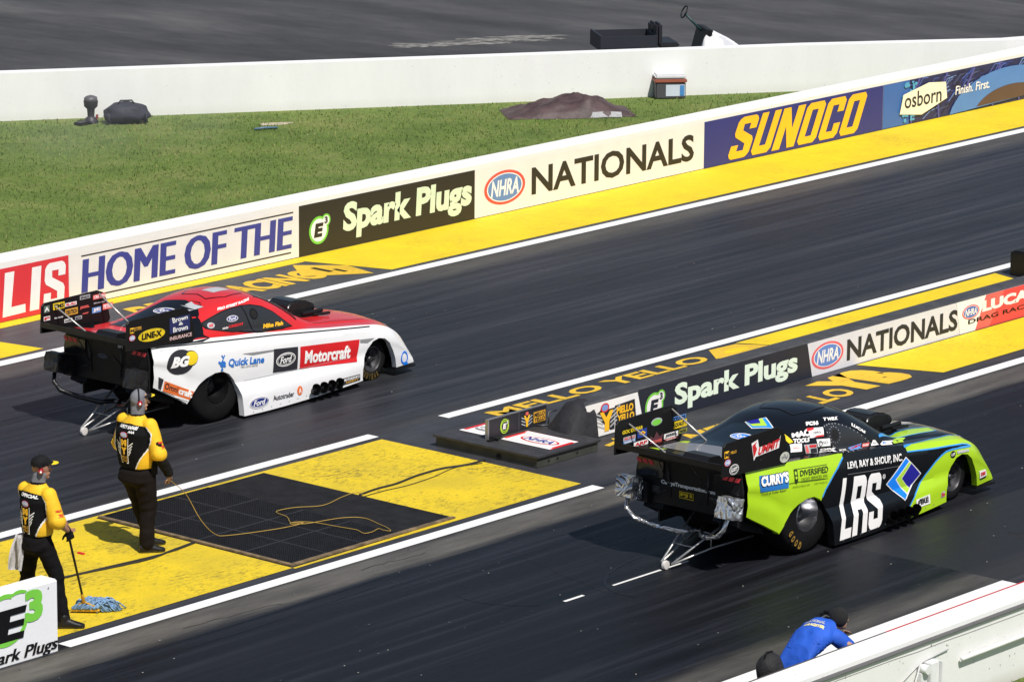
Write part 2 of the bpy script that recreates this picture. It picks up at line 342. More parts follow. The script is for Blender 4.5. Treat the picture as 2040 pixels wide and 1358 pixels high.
# ------------------------------------------------------------------ ground
def sheet(name, x0, x1, y0, y1, z, m, nx=1, ny=1):
    bm = bmesh.new(); vs = [[bm.verts.new((x0 + (x1 - x0) * i / nx, y0 + (y1 - y0) * j / ny, z)) for j in range(ny + 1)] for i in range(nx + 1)]
    for i in range(nx):
        for j in range(ny): bm.faces.new((vs[i][j], vs[i + 1][j], vs[i + 1][j + 1], vs[i][j + 1]))
    return obj(name, bm, m)
def flat(name, pts, z, m, label=None):
    bm = bmesh.new(); bm.faces.new([bm.verts.new((x, y, z)) for x, y in pts]); return tag(obj(name, bm, m), kind='structure')
tag(sheet('ground', -400, 900, -400, 900, -.012, M_apron), kind='structure')
tag(sheet('track', -120, 260, -8.0, 12.0, 0, M_track), kind='structure')
BW = [(-14, 43.5), (5, 29.2), (12.61, 23.75), (19.4, 19.05), (24.85, 15.33), (27.9, 12.95), (29.6, 12.25)]     # foot line of the curved white wall
flat('infield', [(-40, 12.3), (29.0, 12.3)] + BW[::-1] + [(-40, 60)], -.006, M_grass)
flat('verge', [(-60, -30), (120, -30), (120, -8.1), (-60, -8.1)], .012, M_grass)
# painted lines
def line(x0, x1, y0, y1, z=.004, m=None, name='lane_line'): return flat(name, [(x0, y0), (x1 + (.0), y0), (x1, y1), (x0, y1)], z, m or M_line)
line(-8.86, .02, -.235, -.045); line(1.4, 120, -.225, -.03)
line(-60, .05, 3.475, 3.66); line(1.38, 120, 3.475, 3.66)
line(-60, 120, 9.86, 10.08)
line(-60, -.12, -6.5, -6.11)
line(-3.2, -2.35, -3.02, -2.985); line(-5.2, -4.2, 6.48, 6.52)
bmk = [(-3.92, -3.0, .32), (-5.6, -3.04, .0)]
line(-4.05, -3.72, -3.03, -2.985); line(-2.3, -1.85, -3.02, -2.99)
# start pads: near block, far block, thin borders
flat('paint_pad', [(-40, .12), (-5.07, .13), (-5.07, 3.30), (-2.25, 3.30), (-2.25, .17), (-.02, .13), (-.02, 3.36), (-40, 3.37)], .004, M_pad)
flat('paint_pad', [(-5.07, .085), (-.02, .10), (-.02, .13), (-2.25, .17), (-5.07, .13)], .0045, M_pad)
flat('paint_pad', [(7.35, 1.37), (7.78, .24), (90, .24), (90, 1.37)], .004, M_padf)
flat('paint_pad', [(7.75, 2.55), (13.35, 2.55), (13.62, 3.40), (7.30, 3.40)], .004, M_padf)
flat('paint_pad', [(7.72, 10.2), (90, 10.2), (90, 11.81), (7.2, 11.81)], .004, M_padf)
flat('paint_pad', [(-3, 11.55), (7.3, 11.55), (7.2, 11.81), (-3, 11.81)], .004, M_padf)
flat('paint_pad', [(-30, 10.2), (.62, 10.2), (.4, 11.5), (-30, 11.5)], .004, M_padf)
rp_ = random.Random(6); M_pc = mat('bare_concrete', (.17, .165, .155), .85, .55, 6, bump=.3); pz_ = -.0075
for k in range(34):
    t = rp_.random(); big_ = rp_.random() < .35; cx_, cy_ = 23.7 + 2.9 * t + rp_.uniform(-.25, .25), 24.4 - 1.55 * t + rp_.uniform(-.35, .35); ln_ = rp_.uniform(.15, .75 if big_ else .4); wd_ = rp_.uniform(.03, .22 if big_ else .10); pz_ += .00004; P_ = []
    for q in range(22):
        a_ = 2 * pi * q / 22; u_, v_ = ln_ * cos(a_), wd_ * sin(a_) * rp_.uniform(.5, 1.3); P_.append((cx_ + .72 * u_ + .69 * v_, cy_ - .69 * u_ + .72 * v_))
    flat('concrete_patch', P_, pz_, M_pc)
flat('sand_patch', [(15.3, 20.15), (15.62, 19.92), (15.95, 19.95), (15.8, 20.12), (15.45, 20.35)], -.003, mat('sand', (.42, .36, .26), .9, .2, 8, bump=.5))

# cracks, scrub marks and loose chips on the racing surface
def strip(name, pts, wd, m_, z=.0025):
    A_ = Art(); A_.line(pts, wd, m_, 0); return tag(A_.build(name, on_top(z - .003)), kind='structure')
rc = random.Random(21); M_crack = mat('crack_dark', (.004, .004, .005), .9); M_scrub = mat('scrub_mark', (.0032, .0032, .004), .45, .3, 6)
for (xa, ya, xb, yb) in ((-2.9, -1.2, -3.5, -3.2), (1.6, -5.0, 2.2, -5.9), (-6.2, -.75, -7.6, -.62), (-9.0, -.9, -9.3, -1.5), (5.2, -4.4, 5.4, -5.0), (-3.6, -.55, -4.6, -.5)):
    n_ = 9; strip('crack', [(xa + (xb - xa) * k / n_ + rc.uniform(-.03, .03), ya + (yb - ya) * k / n_ + rc.uniform(-.03, .03)) for k in range(n_ + 1)], .010, M_crack)
for (cx_, cy_, rr_, a0_, a1_, w_) in ((-1.9, -3.3, 1.5, 95, 200, .03), (-2.3, -2.2, 2.4, 170, 215, .02), (-3.4, 4.9, 3.4, 150, 185, .03)):
    strip('scrub_mark', [(cx_ + rr_ * cos(R_(a)), cy_ + rr_ * .55 * sin(R_(a))) for a in range(a0_, a1_, 7)], w_, M_scrub)
for k in range(16):
    x_ = rc.uniform(-16, 6); y_ = rc.choice((rc.uniform(-5.2, -.9), rc.uniform(4.4, 8.8))); L_ = rc.uniform(1.5, 6); strip('scrub_mark', [(x_, y_), (x_ + L_ / 2, y_ + rc.uniform(-.04, .04)), (x_ + L_, y_ + rc.uniform(-.1, .1))], rc.uniform(.012, .05), M_scrub)
V_ = []; F_ = []; I_ = []
for k in range(520):
    x_ = rc.uniform(-20, 12); y_ = rc.uniform(-6.0, -.3) if rc.random() < .6 else rc.uniform(3.8, 9.7); s_ = rc.uniform(.004, .013); a_ = rc.uniform(0, pi); b_ = len(V_)
    for q_ in range(4): V_.append((x_ + s_ * cos(a_ + q_ * pi / 2) * rc.uniform(.7, 1.6), y_ + s_ * sin(a_ + q_ * pi / 2), .004 + .006 * (q_ % 2)))
    F_.append((b_, b_ + 1, b_ + 2, b_ + 3)); I_.append(rc.choice((0, 0, 1)))
o_ = obj('loose_chips', (V_, [], F_), [mat('chip_pale', (.30, .29, .27), .8), mat('chip_dark', (.004, .004, .004), .8)]); o_.data.polygons.foreach_set('material_index', I_); tag(o_, kind='stuff')

# ground lettering (painted, worn)
K_gtext = pad_yellow('ground_lettering', .5, (.80, .50, .03))
A = Art()
A.text('NHRA', 0, 0, 0, 0, K_gtext, 0, .05, corners=[(1.55, .35), (1.95, 1.25), (2.35, 1.2), (2.2, .2)])
A.text('MELLO YELLO', 0, 0, 0, 0, K_gtext, 0, .035, corners=[(2.55, .25), (6.1, .40), (6.1, .80), (2.7, .70)])
A.line([(1.6, .12), (2.5, .10)], .05, K_gtext, 0); A.line([(1.65, 1.05), (2.2, 1.15)], .08, K_gtext, 0)
A.text('YB', 0, 0, 0, 0, K_gtext, 0, .09, corners=[(5.9, .45), (7.45, .35), (7.2, 1.28), (5.9, 1.15)])
A.text('MELLO YELLO', 0, 0, 0, 0, K_gtext, 0, .03, corners=[(1.9, 3.02), (6.3, 3.0), (6.3, 3.33), (1.9, 3.33)])
A.quad([(6.35, 3.0), (6.9, 2.82), (7.55, 2.9), (7.25, 3.36), (6.7, 3.40)], K_gtext, 0); A.ell(6.95, 3.12, .26, .10, M_padf, .5)
tag(A.build('ground_lettering', on_top(.001)), kind='structure')
A = Art(); A.text('DRAG RACING', 0, 0, 0, 0, K_gtext, 0, .05, corners=[(3.0, 10.55), (6.75, 10.55), (6.75, 11.2), (3.1, 11.2)])
A.quad([(6.45, 10.85), (7.35, 10.22), (7.5, 10.9), (6.95, 11.5)], K_gtext, 0); A.rect(6.95, 10.75, 7.05, 11.15, K_black, .5); A.rect(7.12, 10.6, 7.2, 10.85, K_black, .5)
tag(A.build('ground_lettering', on_top(.001)), kind='structure')

# ------------------------------------------------------------------ barrier wall beyond the far lane, with its banners
wall = tag(empty('barrier_wall', (0, 11.82, 0)), 'long low concrete barrier painted with lettered banners beyond the far lane', 'wall')
def wall_block(x0, x1, y0, y1, h, m, parent, name='concrete', loc=(0, 0, 0)):
    bm = bmesh.new(); bx(bm, x0, x1, y0, y1, 0, h, bev=.018); bmesh.ops.subdivide_edges(bm, edges=[e for e in bm.edges if e.calc_length() > 3], cuts=30)
    return obj(name, bm, m, parent)
wall_block(-60, 29.4, 0, .42, .88, M_wall2, wall)
def panel(label, fn):
    A = Art(); fn(A); o = A.build('advert_panel', on_face(0), wall); o['label'] = label; return o
def ad_lis(A):
    A.rect(-2.0, .01, 2.65, .77, K_wall_red); A.text('O', .7, .07, 1.2, .70, K_white, 1, .06, .1); A.quad([(1.36, .07), (1.80, .08), (1.80, .20), (1.53, .195), (1.60, .70), (1.42, .70)], K_white, 1); A.quad([(1.88, .08), (2.06, .08), (2.12, .70), (1.94, .70)], K_white, 1); block(A, 'S', [(2.14, .07), (2.54, .07), (2.60, .71), (2.20, .71)], K_white, 1)
def ad_home(A):
    A.rect(2.655, .012, 7.42, .78, K_cream)
    A.rect(2.9, .705, 7.3, .725, K_text, 1); A.rect(2.9, .095, 7.25, .115, K_text, 1)
    [A.text('HOME OF THE', 2.92 + dx, .17, 7.26 + dx, .665, K_wall_blue, 1, .0, .08) for dx in (-.03, -.015, 0, .015, .03)]
def ad_spark(A):
    A.rect(7.425, .012, 11.455, .79, K_text); e3_logo(A, 7.86, .36, .215, 1, three=K_text, e=K_text)
    A.text('Spark Plugs', 8.4, .12, 11.38, .70, C('mint', 212, 226, 196), 1, .045, .06)
def ad_nat(A):
    A.rect(11.46, .012, 17.3, .79, K_cream); nhra_oval(A, 12.18, .415, .50, .275, 1, C('oval_red', 224, 84, 70), C('oval_blue', 100, 134, 184))
    A.text('NATIONALS', 12.84, .19, 17.03, .64, K_text, 1, .025)
def ad_sun(A):
    A.rect(17.305, .012, 22.4, .80, K_sunoco)
    block(A, 'SUNOCO', [(17.92, .06), (21.62, .06), (21.95, .75), (18.28, .75)], K_syel, 2, [1, .95, 1.1, .95, .95, .95])
def ad_osborn(A):
    A.rect(22.405, .012, 29.2, .80, C('feather_base', 44, 46, 84)); A.rect(22.41, .014, 23.2, .796, C('teal_blue', 62, 104, 170), .2)
    rnd = random.Random(3)
    for k in range(190):
        x = 22.95 + k * .024; z = .03 + rnd.random() * .62
        c = rnd.choice([K_paleblue, C('feather', 52, 74, 150), K_dpurp, C('feather2', 92, 112, 190), C('feather3', 74, 84, 120), K_dpurp])
        ln = .22 + rnd.random() * .22; L = [(x, z), (x + ln * .5, z + .11 + .06 * rnd.random()), (x + ln, z + .15)]
        A.line([p for p in L if p[1] < .79], rnd.choice((.010, .016, .022)), c, 1)
    for k in range(7):
        x = 23.2 + k * .85; A.line([(x + .28, .78), (x, .40), (x + .05, .03)], .05, C('quill', 84, 82, 150), .5)
    rnd = random.Random(5)
    for k in range(26):
        x = 23.0 + rnd.random() * .4; z = .04 + rnd.random() * .72; A.ell(x, z, .03 + .05 * rnd.random(), .02 + .03 * rnd.random(), C('cyan_mist', 84, 160, 196), 1, 8)
    P = [(26.3 + 1.9 * cos(R_(a)), -.12 + .80 * sin(R_(a))) for a in range(170, 8, -9)]; P = [p for p in P if p[1] > .012]
    Q = [(26.4 + 1.25 * cos(R_(a)), -.15 + .50 * sin(R_(a))) for a in range(155, 20, -9)]; Q = [p for p in Q if p[1] > .012]
    A.quad(P, K_sky, 2); A.quad(Q, K_brown, 3)
    A.quad([(22.88, .22), (23.55, .135), (24.33, .34), (24.28, .64), (23.75, .69), (22.98, .56)], C('label_cream', 240, 234, 208), 4)
    A.text('osborn', 23.02, .30, 24.15, .58, K_dk, 5, .01); A.text('Finish. First.', 24.58, .36, 25.66, .52, K_white, 5, .02, .1)
panel('red banner panel with white letters LIS', ad_lis); panel('pale banner panel reading HOME OF THE', ad_home); panel('black spark plug banner panel', ad_spark)
panel('pale banner panel reading NATIONALS', ad_nat); panel('dark blue banner panel with yellow letters', ad_sun); panel('blue feather patterned banner panel', ad_osborn)

# curved white wall behind the grass
bw = bmesh.new(); th = .3; H = .85
def offs(P, d):
    out = []
    for i, p in enumerate(P):
        a = P[max(i - 1, 0)]; b = P[min(i + 1, len(P) - 1)]; dx, dy = b[0] - a[0], b[1] - a[1]; L = math.hypot(dx, dy); out.append((p[0] - dy / L * d, p[1] + dx / L * d))
    return out
fine = []
for a, b in zip(BW, BW[1:]):
    for k in range(6): fine.append((a[0] + (b[0] - a[0]) * k / 6, a[1] + (b[1] - a[1]) * k / 6))
fine.append(BW[-1]); back = offs(fine, th); RR = []
for (x, y), (u, v) in zip(fine, back): RR.append([bw.verts.new(p) for p in ((x, y, -.01), (x, y, H), (u, v, H), (u, v, -.01))])
for a, b in zip(RR, RR[1:]):
    for k in range(3): bw.faces.new((a[k], a[k + 1], b[k + 1], b[k]))
bw.faces.new(RR[0]); bw.faces.new(RR[-1][::-1]); fixn(bw)
tag(obj('concrete_wall', bw, wall_white('wall_white_back', (.79, .79, .78), .5)), 'plain white concrete wall curving behind the strip of grass', 'wall')

# near wall, in front of the near lane
nw = tag(empty('pit_wall', (0, -8.0, 0)), 'white painted concrete wall in the lower right corner with a red stripe, conduit and post', 'wall')
wall_block(-30, 60, -.325, 0.0, .87, M_wall, nw)
wall_block(-30, 60, -.37, -.325, .80, wall_white('wall_face', (.77, .77, .755), 1.4), nw, 'face_slab')
bm = bmesh.new(); bx(bm, -30, 60, -.4, -.32, .800, .806); obj('shadow_joint', bm, mat('joint_shadow', (.10, .10, .10), .8), nw)  # dark strip paints the shadow gap along the joint under the cap
bm = bmesh.new(); bx(bm, -5.0, 60, -.002, .004, .835, .8725, 0); obj('red_stripe', bm, C('stripe_red', 190, 50, 62), nw)
bm = bmesh.new(); bx(bm, -12.0, -5.0, -.001, .003, .845, .8722, 0); obj('dark_edge', bm, mat('edge_dark', (.09, .08, .08), .9), nw)  # thin dark line carrying on from the red stripe along the top edge
bm = bmesh.new(); rnd = random.Random(4)
pts = [(-9 + i * .45, -.374, .735 + rnd.uniform(-.012, .012)) for i in range(50)]; tube(bm, pts, .0022, 5); obj('crack', bm, mat('crack', (.2, .19, .18), .9), nw)
bm = bmesh.new(); tube(bm, [(-4.25, -.42, .50), (20, -.42, .50)], .022, 10); tube(bm, [(-4.25, -.40, .475), (-3.45, -.40, .475), (-3.2, -.40, .48), (-2.2, -.40, .36), (-1, -.41, .24)], .014, 8)
obj('conduit', bm, mat('conduit_white', (.72, .72, .71), .45), nw, 180)
bm = bmesh.new(); tube(bm, [(-4.45, -.385, .64), (-4.8, -.385, .62), (-4.95, -.385, .60), (-5.3, -.385, .45), (-6.3, -.385, .22)], .007, 7)
tube(bm, [(-4.95, -.40, .60), (-5.1, -.42, .35), (-5.15, -.42, -.0)], .010, 7); obj('cable', bm, mat('cable_grey', (.5, .5, .5), .5), nw, 180)
bm = bmesh.new(); bx(bm, -4.86, -4.72, -.47, -.37, 0, .60, bev=.006); bx(bm, -4.72, -4.70, -.50, -.37, 0, .60); tube(bm, [(-4.93, -.385, .555), (-4.93, -.49, .555)], .048, 18)
bx(bm, -4.98, -4.88, -.44, -.372, .40, .52, bev=.008); obj('post', bm, mat('post_white', (.70, .71, .71), .45, .06), nw)

# white wall with the spark plug lettering in the lower left corner
ew = tag(empty('end_wall', (-9.06, -.27, 0)), 'white block wall with green and black E3 lettering in the lower left corner', 'wall')
wall_block(-6, 0, 0, .25, .80, wall_white('wall_white_near', (.81, .82, .84), .5), ew)
A = Art(); cx, cz = -.76, .51
A.ell(cx, cz, .325, .285, K_green, 1, 44, 70, 350, inner=.052)
A.ell(cx + .20, cz + .235, .12, .055, K_green, 1, 14, 20, 170, inner=.04)
[A.text('3', -.47 + dx, .43 + dz, -.24 + dx, .755 + dz, K_green, 2, .03) for dx in (-.012, .012) for dz in (-.008, .01)]
A.quad([(x - .13, .28 + (z - .22) * .87) for x, z in [(-.80, .22), (-.38, .22), (-.365, .305), (-.60, .305), (-.585, .375), (-.375, .375), (-.36, .455), (-.57, .455), (-.555, .53), (-.345, .53), (-.325, .615), (-.74, .615)]], K_black, 2)
A.ell(-.045 - .1, .765 - .03, .01, .01, K_grey, 2, 10)
[A.text('Spark Plugs', -1.10 + dx, .015, -.025 + dx, .185, K_black, 2, .0, .28) for dx in (-.008, 0, .008)]
A.build('lettering', on_face(0), ew)

# centre wall between the lanes
cw = tag(empty('centre_wall', (0, 1.4, 0)), 'low dark divider wall with spark plug and NATIONALS banners between the two lanes', 'wall')
bm = bmesh.new()
prof = [(0, 0), (0, .47), (.03, .492), (.29, .492), (.32, .47), (.32, 0)]
XS = [1.62, 1.72, 1.85, 2.2, 2.8, 4, 6, 8, 10, 12, 20, 40, 60]; rows = []
for i, x in enumerate(XS):
    k = [.35, .8, .95, 1, 1, 1][i] if i < 6 else 1
    rows.append([bm.verts.new((x - (.35 if i < 1 else 0) * (z / .5 - 1) * -.0 + (z / .5) * -.12 * (1 if i < 3 else 0), .05 * (1 - k) + y, z * k)) for y, z in prof])
for a, b in zip(rows, rows[1:]):
    for q in range(len(prof) - 1): bm.faces.new((a[q], a[q + 1], b[q + 1], b[q]))
bm.faces.new(rows[0]); fixn(bm)
obj('concrete', bm, mat('dark_wall', (.05, .05, .054), .6, .25, 5, bump=.3, bscale=30), cw, 30)
def cpanel(label, fn):
    A = Art(); fn(A); o = A.build('advert_panel', on_face(0), cw); o['label'] = label
def c1(A):
    A.quad([(1.80, .015), (2.79, .015), (2.66, .455), (1.62, .455)], K_white)
    A.quad([(1.80, .30), (2.12, .06), (2.20, .06), (2.20, .34), (2.02, .34), (1.95, .40), (1.90, .34)], K_dk, 1)
    for k in range(4): A.line([(1.78 + .03 * k, .33 - .06 * k), (1.93 + .02 * k, .27 - .055 * k)], .022, K_silver, 1.2); A.line([(2.3 - .02 * k, .35 - .06 * k), (2.12, .27 - .055 * k)], .022, K_silver, 1.2)
    A.quad([(1.90, .32), (1.97, .32), (2.03, .24), (2.10, .32), (2.17, .32), (2.09, .18), (2.09, .06), (2.0, .06), (2.0, .18)], K_syel, 2)
    A.ell(2.0, .37, .085, .06, K_red, 2); A.ell(2.0, .37, .062, .042, K_paleblue, 2.2)
    A.quad([(2.22, .08), (2.64, .09), (2.60, .38), (2.20, .36)], K_dk, 1); A.text('MELLO', 2.235, .24, 2.57, .34, K_syel, 2, .05); A.text('YELLO', 2.25, .13, 2.59, .225, K_syel, 2, .05); A.rect(2.26, .09, 2.6, .115, K_silver, 2)
def c2(A):
    A.quad([(2.80, .005), (6.38, .005), (6.26, .48), (2.68, .48)], C('slate', 34, 38, 50)); e3_logo(A, 3.00, .205, .185, 1, e=C('slate', 34, 38, 50), three=C('slate', 34, 38, 50))
    A.text('Spark Plugs', 3.42, .055, 6.05, .425, C('pale_mint', 226, 240, 220), 1, .04)
def c3(A):
    A.quad([(6.385, .005), (9.83, .005), (9.72, .475), (6.265, .475)], C('panel_grey', 214, 214, 220)); nhra_oval(A, 6.72, .245, .36, .185, 1, C('oval_red2', 226, 96, 104), C('oval_blue2', 96, 132, 200))
    A.text('NATIONALS', 7.16, .085, 9.76, .385, C('letter_navy', 30, 34, 46), 1, .03)
def c4(A):
    A.quad([(9.835, .005), (13.4, .005), (13.4, .475), (9.725, .475)], K_white); A.quad([(10.2, .006), (13.4, .006), (13.4, .474), (10.45, .474)], K_pinkred, .4); A.quad([(10.55, .007), (13.4, .007), (13.4, .473), (10.9, .473)], C('lucas_red', 222, 70, 72), .6)
    nhra_oval(A, 10.08, .29, .21, .10, 1, C('oval_red2', 226, 96, 104), C('oval_blue3', 70, 104, 180)); A.text('LUCAS', 10.36, .24, 11.7, .40, K_white, 1.5, .06); A.text('DRAG RACING', 10.02, .12, 11.9, .185, K_black, 1.5, .02)
cpanel('white sign panel with yellow winged emblem at the end of the divider', c1); cpanel('dark divider panel reading Spark Plugs', c2); cpanel('grey divider panel reading NATIONALS', c3); cpanel('red and white divider panel reading DRAG RACING', c4)
rnd = random.Random(2)
bm = box(13.66, 15.2, 2.35, 3.17, 0, .36, bev=.015); bx(bm, 13.70, 15.16, 2.39, 3.13, .36, .375)
tag(obj('equipment_box', bm, M_black), 'plain black box on the strip behind the divider at the right edge', 'box')

# low black timing platform at the start line
pf = tag(empty('timing_platform', (.15, .97, 0)), 'low black platform with painted emblems standing at the start line', 'platform')
M_deck = mat('platform_paint', (.035, .034, .037), .55, .25, 6, bump=.3, bscale=30)
bm = bmesh.new(); bx(bm, .03, 1.2, .0, 1.66, 0, .125, bev=.006); obj('side_frame', bm, mat('platform_side', (.045, .046, .038), .6, .3, 5), pf)
bm = bmesh.new(); bx(bm, 0, 1.23, -.03, 1.69, .125, .155, bev=.006); obj('deck', bm, M_deck, pf)
bm = bmesh.new()
for x in (.25, .42, .8): bm = bmesh.new(); tube(bm, [(x, -.006, .06), (x, .01, .06)], .018, 12); obj('bolt_hole', bm, mat('hole_black', (.003, .003, .003), .9), pf)
bm = bmesh.new(); tube(bm, [(.024, .62, .05), (.05, .62, .05)], .04, 14); obj('cable_hole', bm, mat('hole_black', (.003, .003, .003), .9), pf)
A = Art()
for y0, y1 in ((.08, .92), (1.08, 1.58)):
    x0, x1 = .38, .93; A.rect(x0, y0, x1, y1, K_red, 0); A.rect(x0 + .02, y0 + .06, x1 - .02, y1 - .06, K_white, .3); A.rect(x0, y0 + .02, x0 + .07, y1, K_white, .5); A.rect(x1 - .08, y0, x1 - .01, y1 - .02, K_white, .5); A.rect(x0 + .085, y0 + .08, x0 + .09, y1 - .08, K_black, .6); A.rect(x1 - .11, y0 + .08, x1 - .105, y1 - .08, K_black, .6)
A.ell(.64, .47, .13, .30, K_red, 1); A.ell(.64, .47, .105, .265, K_white, 1.3)
V, F = text2d('NHRA', .04, .1); A.add([(.57 + .14 * v, .69 - .44 * u) for u, v in V], F, K_wall_blue, 1.7)
A.ell(.64, 1.36, .11, .16, K_grey, 1); V, F = text2d('NHRA', .04, .1); A.add([(.58 + .1 * v, 1.5 - .28 * u) for u, v in V], F, K_white, 1.7)
A.build('emblem', on_top(.1555), pf)
sg = tag(empty('sign_board', (.42, 1.98, .156)), 'small upright black sign board with E3 and winged emblems on the platform', 'sign')
bm = bmesh.new(); bx(bm, 0, 1.12, -.012, .012, 0.004, .245, bev=.003); obj('board', bm, K_dk, sg)
bm = bmesh.new(); bx(bm, -.02, 1.14, -.02, .02, .245, .256); bx(bm, -.025, 0, -.022, .022, 0, .25); obj('edge_trim', bm, mat('alloy_trim', (.35, .35, .36), .4, metal=.7), sg)
bm = bmesh.new(); bx(bm, -.10, .16, -.12, -.07, 0, .02); bx(bm, .0, .05, -.16, .04, .02, .03); obj('foot', bm, M_black, sg)
A = Art(); e3_logo(A, .30, .115, .07, 1, ring=K_lime, disc=K_dk, e=K_white, three=K_white); A.ell(.30, .115, .083, .095, K_lime, 1, 28, inner=.014); A.rect(.575, .01, .578, .24, K_grey, 1)
for k in range(3): A.line([(.63, .16 - .04 * k), (.70, .13 - .04 * k)], .014, K_silver, 1); A.line([(.83, .16 - .04 * k), (.76, .13 - .04 * k)], .014, K_silver, 1)
A.quad([(.67, .18), (.70, .18), (.73, .13), (.76, .18), (.79, .18), (.75, .09), (.75, .03), (.71, .03), (.71, .09)], K_syel, 2); A.ell(.73, .20, .03, .022, K_pinkred, 2)
A.rect(.86, .05, 1.09, .19, K_gold, 1); A.text('MELLO', .875, .125, 1.075, .18, K_dk, 2, .03); A.text('YELLO', .875, .06, 1.075, .115, K_dk, 2, .03)
A.build('lettering', on_face(-.0125), sg)
tb = bmesh.new()
rnd = random.Random(9); tube(tb, [(1.50, 1.9, .16), (1.56, 1.95, .30), (1.64, 1.88, .33)], .012, 6); tube(tb, [(1.3, 2.0, .17), (1.42, 1.85, .17), (1.58, 1.92, .17)], .012, 6)
tag(obj('bent_rod', tb, M_dmetal, None, 180), 'bent thin metal rod lying at the end of the divider wall', 'rod')
bm = bmesh.new()     # black cover pulled over the divider's end
g = []
for i in range(9):
    a = i / 8; row = []
    for j in range(11):
        b = j / 10; y = 1.30 + .58 * b; prof_ = sin(pi * min(max(b * 1.02, 0), 1)) ** .35 if 0 < b < 1 else 0
        x = 1.18 + .60 * a + .10 * b; z = (.49 * min(1, (a * 1.7) ** .6 if a > 0 else 0)) * prof_ + .035 * noise.noise(Vector((a * 4, b * 5, 2))) * (1 if 0 < b < 1 and a > 0 else 0) + rnd.uniform(-.004, .004)
        row.append(bm.verts.new((x, y, max(z, 0))))
    g.append(row)
for i in range(8):
    for j in range(10): bm.faces.new((g[i][j], g[i + 1][j], g[i + 1][j + 1], g[i][j + 1]))
tag(obj('end_cover', fixn(bm), mat('black_cloth', (.012, .012, .015), .8, .3, 9, bump=.6, bscale=16), None, 180), 'black padded cover over the rounded end of the divider wall', 'cover')

# mats, grate, cables on the pad
mt = tag(sheet('rubber_mat', -3.2, -2.25, .17, 3.28, .014, mat('mat_rubber', (.012, .012, .0135), .8, .35, 5, bump=.2, bscale=20, spec=.2), 1, 1), 'smooth black rubber mat beside the metal grate on the yellow pad', 'mat')
s_ = bmesh.new(); bx(s_, -3.2, -2.25, .17, 3.28, .002, .013); s_.to_mesh(mt.data); s_.free()
gr = tag(empty('floor_grate', (-5.05, .16, 0)), 'black square mesh metal grate with a worn tan edge set in the yellow pad', 'grate')
bm = bmesh.new(); bx(bm, .06, 1.84, .07, 3.12, .0045, .008); obj('pan', bm, mat('grate_pan', (.006, .006, .007), .9), gr)
bm = bmesh.new(); M_bar = mat('grate_bar', (.010, .010, .0115), .6, .3, 8, spec=.3)
for i in range(53): x = .07 + i * 1.75 / 52; bx(bm, x - .0055, x + .0055, .07, 3.12, .008, .022)
for i in range(91): y = .08 + i * 3.03 / 90; bx(bm, .07, 1.84, y - .0055, y + .0055, .008, .0215)
obj('mesh', bm, M_bar, gr)
bm = bmesh.new()
for x in (.65, 1.24): bx(bm, x - .011, x + .011, .07, 3.12, .008, .0225)
for y in (.8, 1.55, 2.3): bx(bm, .07, 1.84, y - .011, y + .011, .008, .0228)
obj('seam', bm, mat('grate_seam', (.020, .020, .022), .5), gr)
M_edge = mat('worn_edge', (.17, .12, .065), .7, .5, 9, bump=.4)
bm = bmesh.new(); bx(bm, 0, .06, 0, 3.13, .0045, .026, bev=.004); bx(bm, .06, 2.80, -.0, .065, .0045, .025, bev=.004); obj('frame', bm, M_edge, gr)
def cable(name, pts, r, m, label, cat, z=.012, jit=.0, sub=6):
    P = [Vector((*p[:2], p[2] if len(p) > 2 else z)) for p in pts]; out = []
    for i in range(len(P) - 1):
        a, b, c, d = P[max(i - 1, 0)], P[i], P[i + 1], P[min(i + 2, len(P) - 1)]
        for k in range(sub):
            t = k / sub; out.append(.5 * ((2 * b) + (c - a) * t + (2 * a - 5 * b + 4 * c - d) * t * t + (3 * b - a - 3 * c + d) * t ** 3))
    out.append(P[-1]); bm = bmesh.new(); tube(bm, out, r, 7); o = obj(name, bm, m); return tag(o, label, cat) if label else o
M_cbl = mat('cable_black', (.014, .014, .015), .6)
cable('power_cable', [(-40, 1.75), (-12, 1.72), (-8.2, 1.72), (-7.9, 1.70), (-7.1, 1.72), (-6.3, 1.60), (-5.9, 1.56), (-5.5, 1.62), (-5.08, 1.68)], .014, M_cbl, 'black power cable running over the near yellow pad to the grate', 'cable')
cable('power_cable', [(-7.1, 1.74), (-6.3, 1.66), (-5.9, 1.62), (-5.5, 1.60), (-5.08, 1.66)], .009, M_cbl, 'thinner black cable twisted beside the thicker one near the shoes of the standing official', 'cable', z=.012)
cable('power_cable', [(-2.24, 1.70), (-1.9, 1.74), (-1.55, 1.73), (-1.1, 1.80), (-.64, 1.80), (-.3, 1.70), (.03, 1.69)], .016, M_cbl, 'black cable across the far yellow pad from the mat to the platform', 'cable')
cable('power_cable', [(-2.24, 1.62), (-1.9, 1.62), (-1.5, 1.58), (-1.0, 1.62), (-.5, 1.72), (-.1, 1.62)], .005, M_cbl, 'thin dark wire wandering beside the cable on the far yellow pad', 'wire')
tag(obj('red_scrap', box(-6.28, -6.24, 2.26, 2.36, .005, .02, bev=.003), K_red), 'tiny red scrap lying on the near yellow pad', 'scrap')

